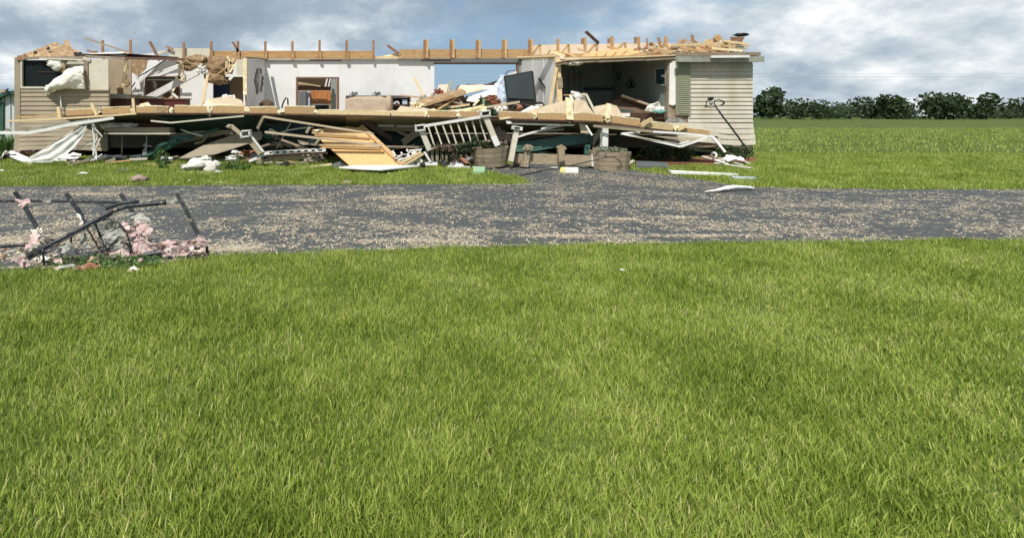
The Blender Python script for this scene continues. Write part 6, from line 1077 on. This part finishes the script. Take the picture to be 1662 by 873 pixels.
ragp([(203, 362, 6.1), (208, 374, 6.05), (212, 386, 6.05)], [.06, .10, .06], .05, 'pinkish torn plastic beside the big pink insulation drape', 'pink', 'torn_plastic', 13, nu=20, side=(1, 0, .2), cat='plastic')
ragp([(218, 346, 6.3), (224, 352, 6.2), (230, 362, 6.15)], [.10, .16, .12], .04, 'grey white plastic wrapped round the third rung of the frame', 'film', 'torn_plastic', 14, nu=20, side=(1, 0, .3), cat='plastic')
ragp([(138, 382, 5.95), (136, 392, 5.95), (142, 404, 5.9)], [.06, .12, .1], .04, 'thin pale plastic hanging under the thick rail', 'film', 'torn_plastic', 15, nu=18, side=(1, 0, 0), cat='plastic')
ragp([(112, 392, 5.9), (108, 402, 5.9), (104, 412, 5.85)], [.04, .07, .03], .03, 'narrow pale plastic hanging left of the second rung', 'film', 'torn_plastic', 16, nu=14, side=(1, 0, 0), cat='plastic')
ragp([(56, 372, 6.4), (60, 376, 6.35), (68, 384, 6.3)], [.10, .10, .06], .04, 'cream plastic tuft knotted at the end of the leftmost rung', 'fluff', 'torn_plastic', 17, nu=14, side=(1, 0, 0), cat='plastic')
ragp([(262, 328, 6.36), (276, 327, 6.34), (290, 323, 6.33), (297, 332, 6.3), (300, 341, 6.28)], [.03, .05, .05, .05, .03], .025, 'white plastic strip wound round the top of the right leg', 'film', 'torn_plastic', 18, nu=34, nv=6, cat='plastic')
ragp([(126, 345, 6.5), (134, 352, 6.45), (137, 362, 6.4), (130, 366, 6.35)], [.04, .07, .06, .04], .03, 'cream plastic tied at the joint of the second rung', 'fluff', 'torn_plastic', 19, nu=18, side=(1, 0, 0), cat='plastic')
ragp([(71, 327, 6.65), (77, 326, 6.65), (82, 325, 6.65)], [.05, .06, .03], .02, 'small white plastic knot on the rear rail', 'film', 'torn_plastic', 20, nu=10, cat='plastic'); ragp([(226, 327, 6.4), (236, 327, 6.4), (246, 327, 6.4)], [.02, .04, .02], .02, 'small white plastic strip on the thick rail near the right leg', 'film', 'torn_plastic', 21, nu=10, cat='plastic')
GT = 'twigs and stalks tangled in the metal frame'
for k in range(55):
    x = rg.uniform(60, 235); y = rg.uniform(372, 432); d_ = rg.uniform(5.75, 6.1); pts = [P(x, y, d_)]
    for _ in range(4): pts.append(pts[-1] + V(rg.uniform(-.07, .07), rg.uniform(-.03, .03), rg.uniform(-.05, .05)))
    for p in pts: p.z = max(p.z, .015)
    solo(MB().tube(pts, rg.choice([.003, .005, .007]), 5), 'twig', (mm := rg.choice(['dark', 'bark', 'grey_wood', 'dark', 'tan_bag'])), CW[mm] + ' thin twig or stalk tangled in the black metal frame', 'twig', GT)
for k in range(26):
    x = rg.uniform(232, 335); y = rg.uniform(396, 414); c_ = P(x, y, 6.0 + rg.uniform(-.06, .06)); c_.z = max(c_.z, .03); e_ = c_ + V(rg.uniform(-.12, .12), rg.uniform(-.05, .02), rg.uniform(-.09, .03)); e_.z = max(e_.z, .01)
    solo(rag([c_, c_.lerp(e_, .5) + V(0, -.02, .02), e_], [.05, .035, .008], .02, 10, 5, .003, k * 1.3, 14, side=(1, 0, .3)), 'insulation_shred', (mm := rg.choice(['pink', 'pink', 'fluff', 'batt'])), CW[mm] + ' thin shred of insulation trailing from the long pink strip', 'insulation', 'shreds trailing from the long pink strip')
GL = 'rags and leaves strewn on the ground round the metal frame'
for k in range(60):
    x = rg.uniform(-10, 235); y = rg.uniform(402, 446) if x > 60 else rg.uniform(398, 425); c_ = G(x, y) + V(0, 0, .03); s_ = rg.uniform(.02, .075)
    solo(rag([c_ - V(s_, 0, 0), c_ + V(0, .02, .02), c_ + V(s_, .03, 0)], [s_ * .5, s_, s_ * .4], .045, 8, 4, .003, k * 2., 9, side=(0, .7, .5)), 'ground_rag', (mm := rg.choice(['film', 'cream', 'tan_bag', 'pink', 'drywall', 'redwood', 'batt', 'cloth_white'])), CW[mm] + ' small torn rag or leaf lying on the ground round the black metal frame', 'rag', GL)
for k, (x, y, dx, n, l_) in enumerate([(215, 433, .35, 300, 'broad leaved green weeds under the right part of the metal frame'), (168, 430, .3, 180, 'broad leaved green weeds under the middle of the metal frame'), (118, 432, .35, 180, 'broad leaved green weeds under the left part of the metal frame')]):
    leaves('clover_plant', 'leaf', l_, 'weeds', [(G(x, y) + V(0, 0, .06), dx, .2, .055, n)], .022, 20 + k)
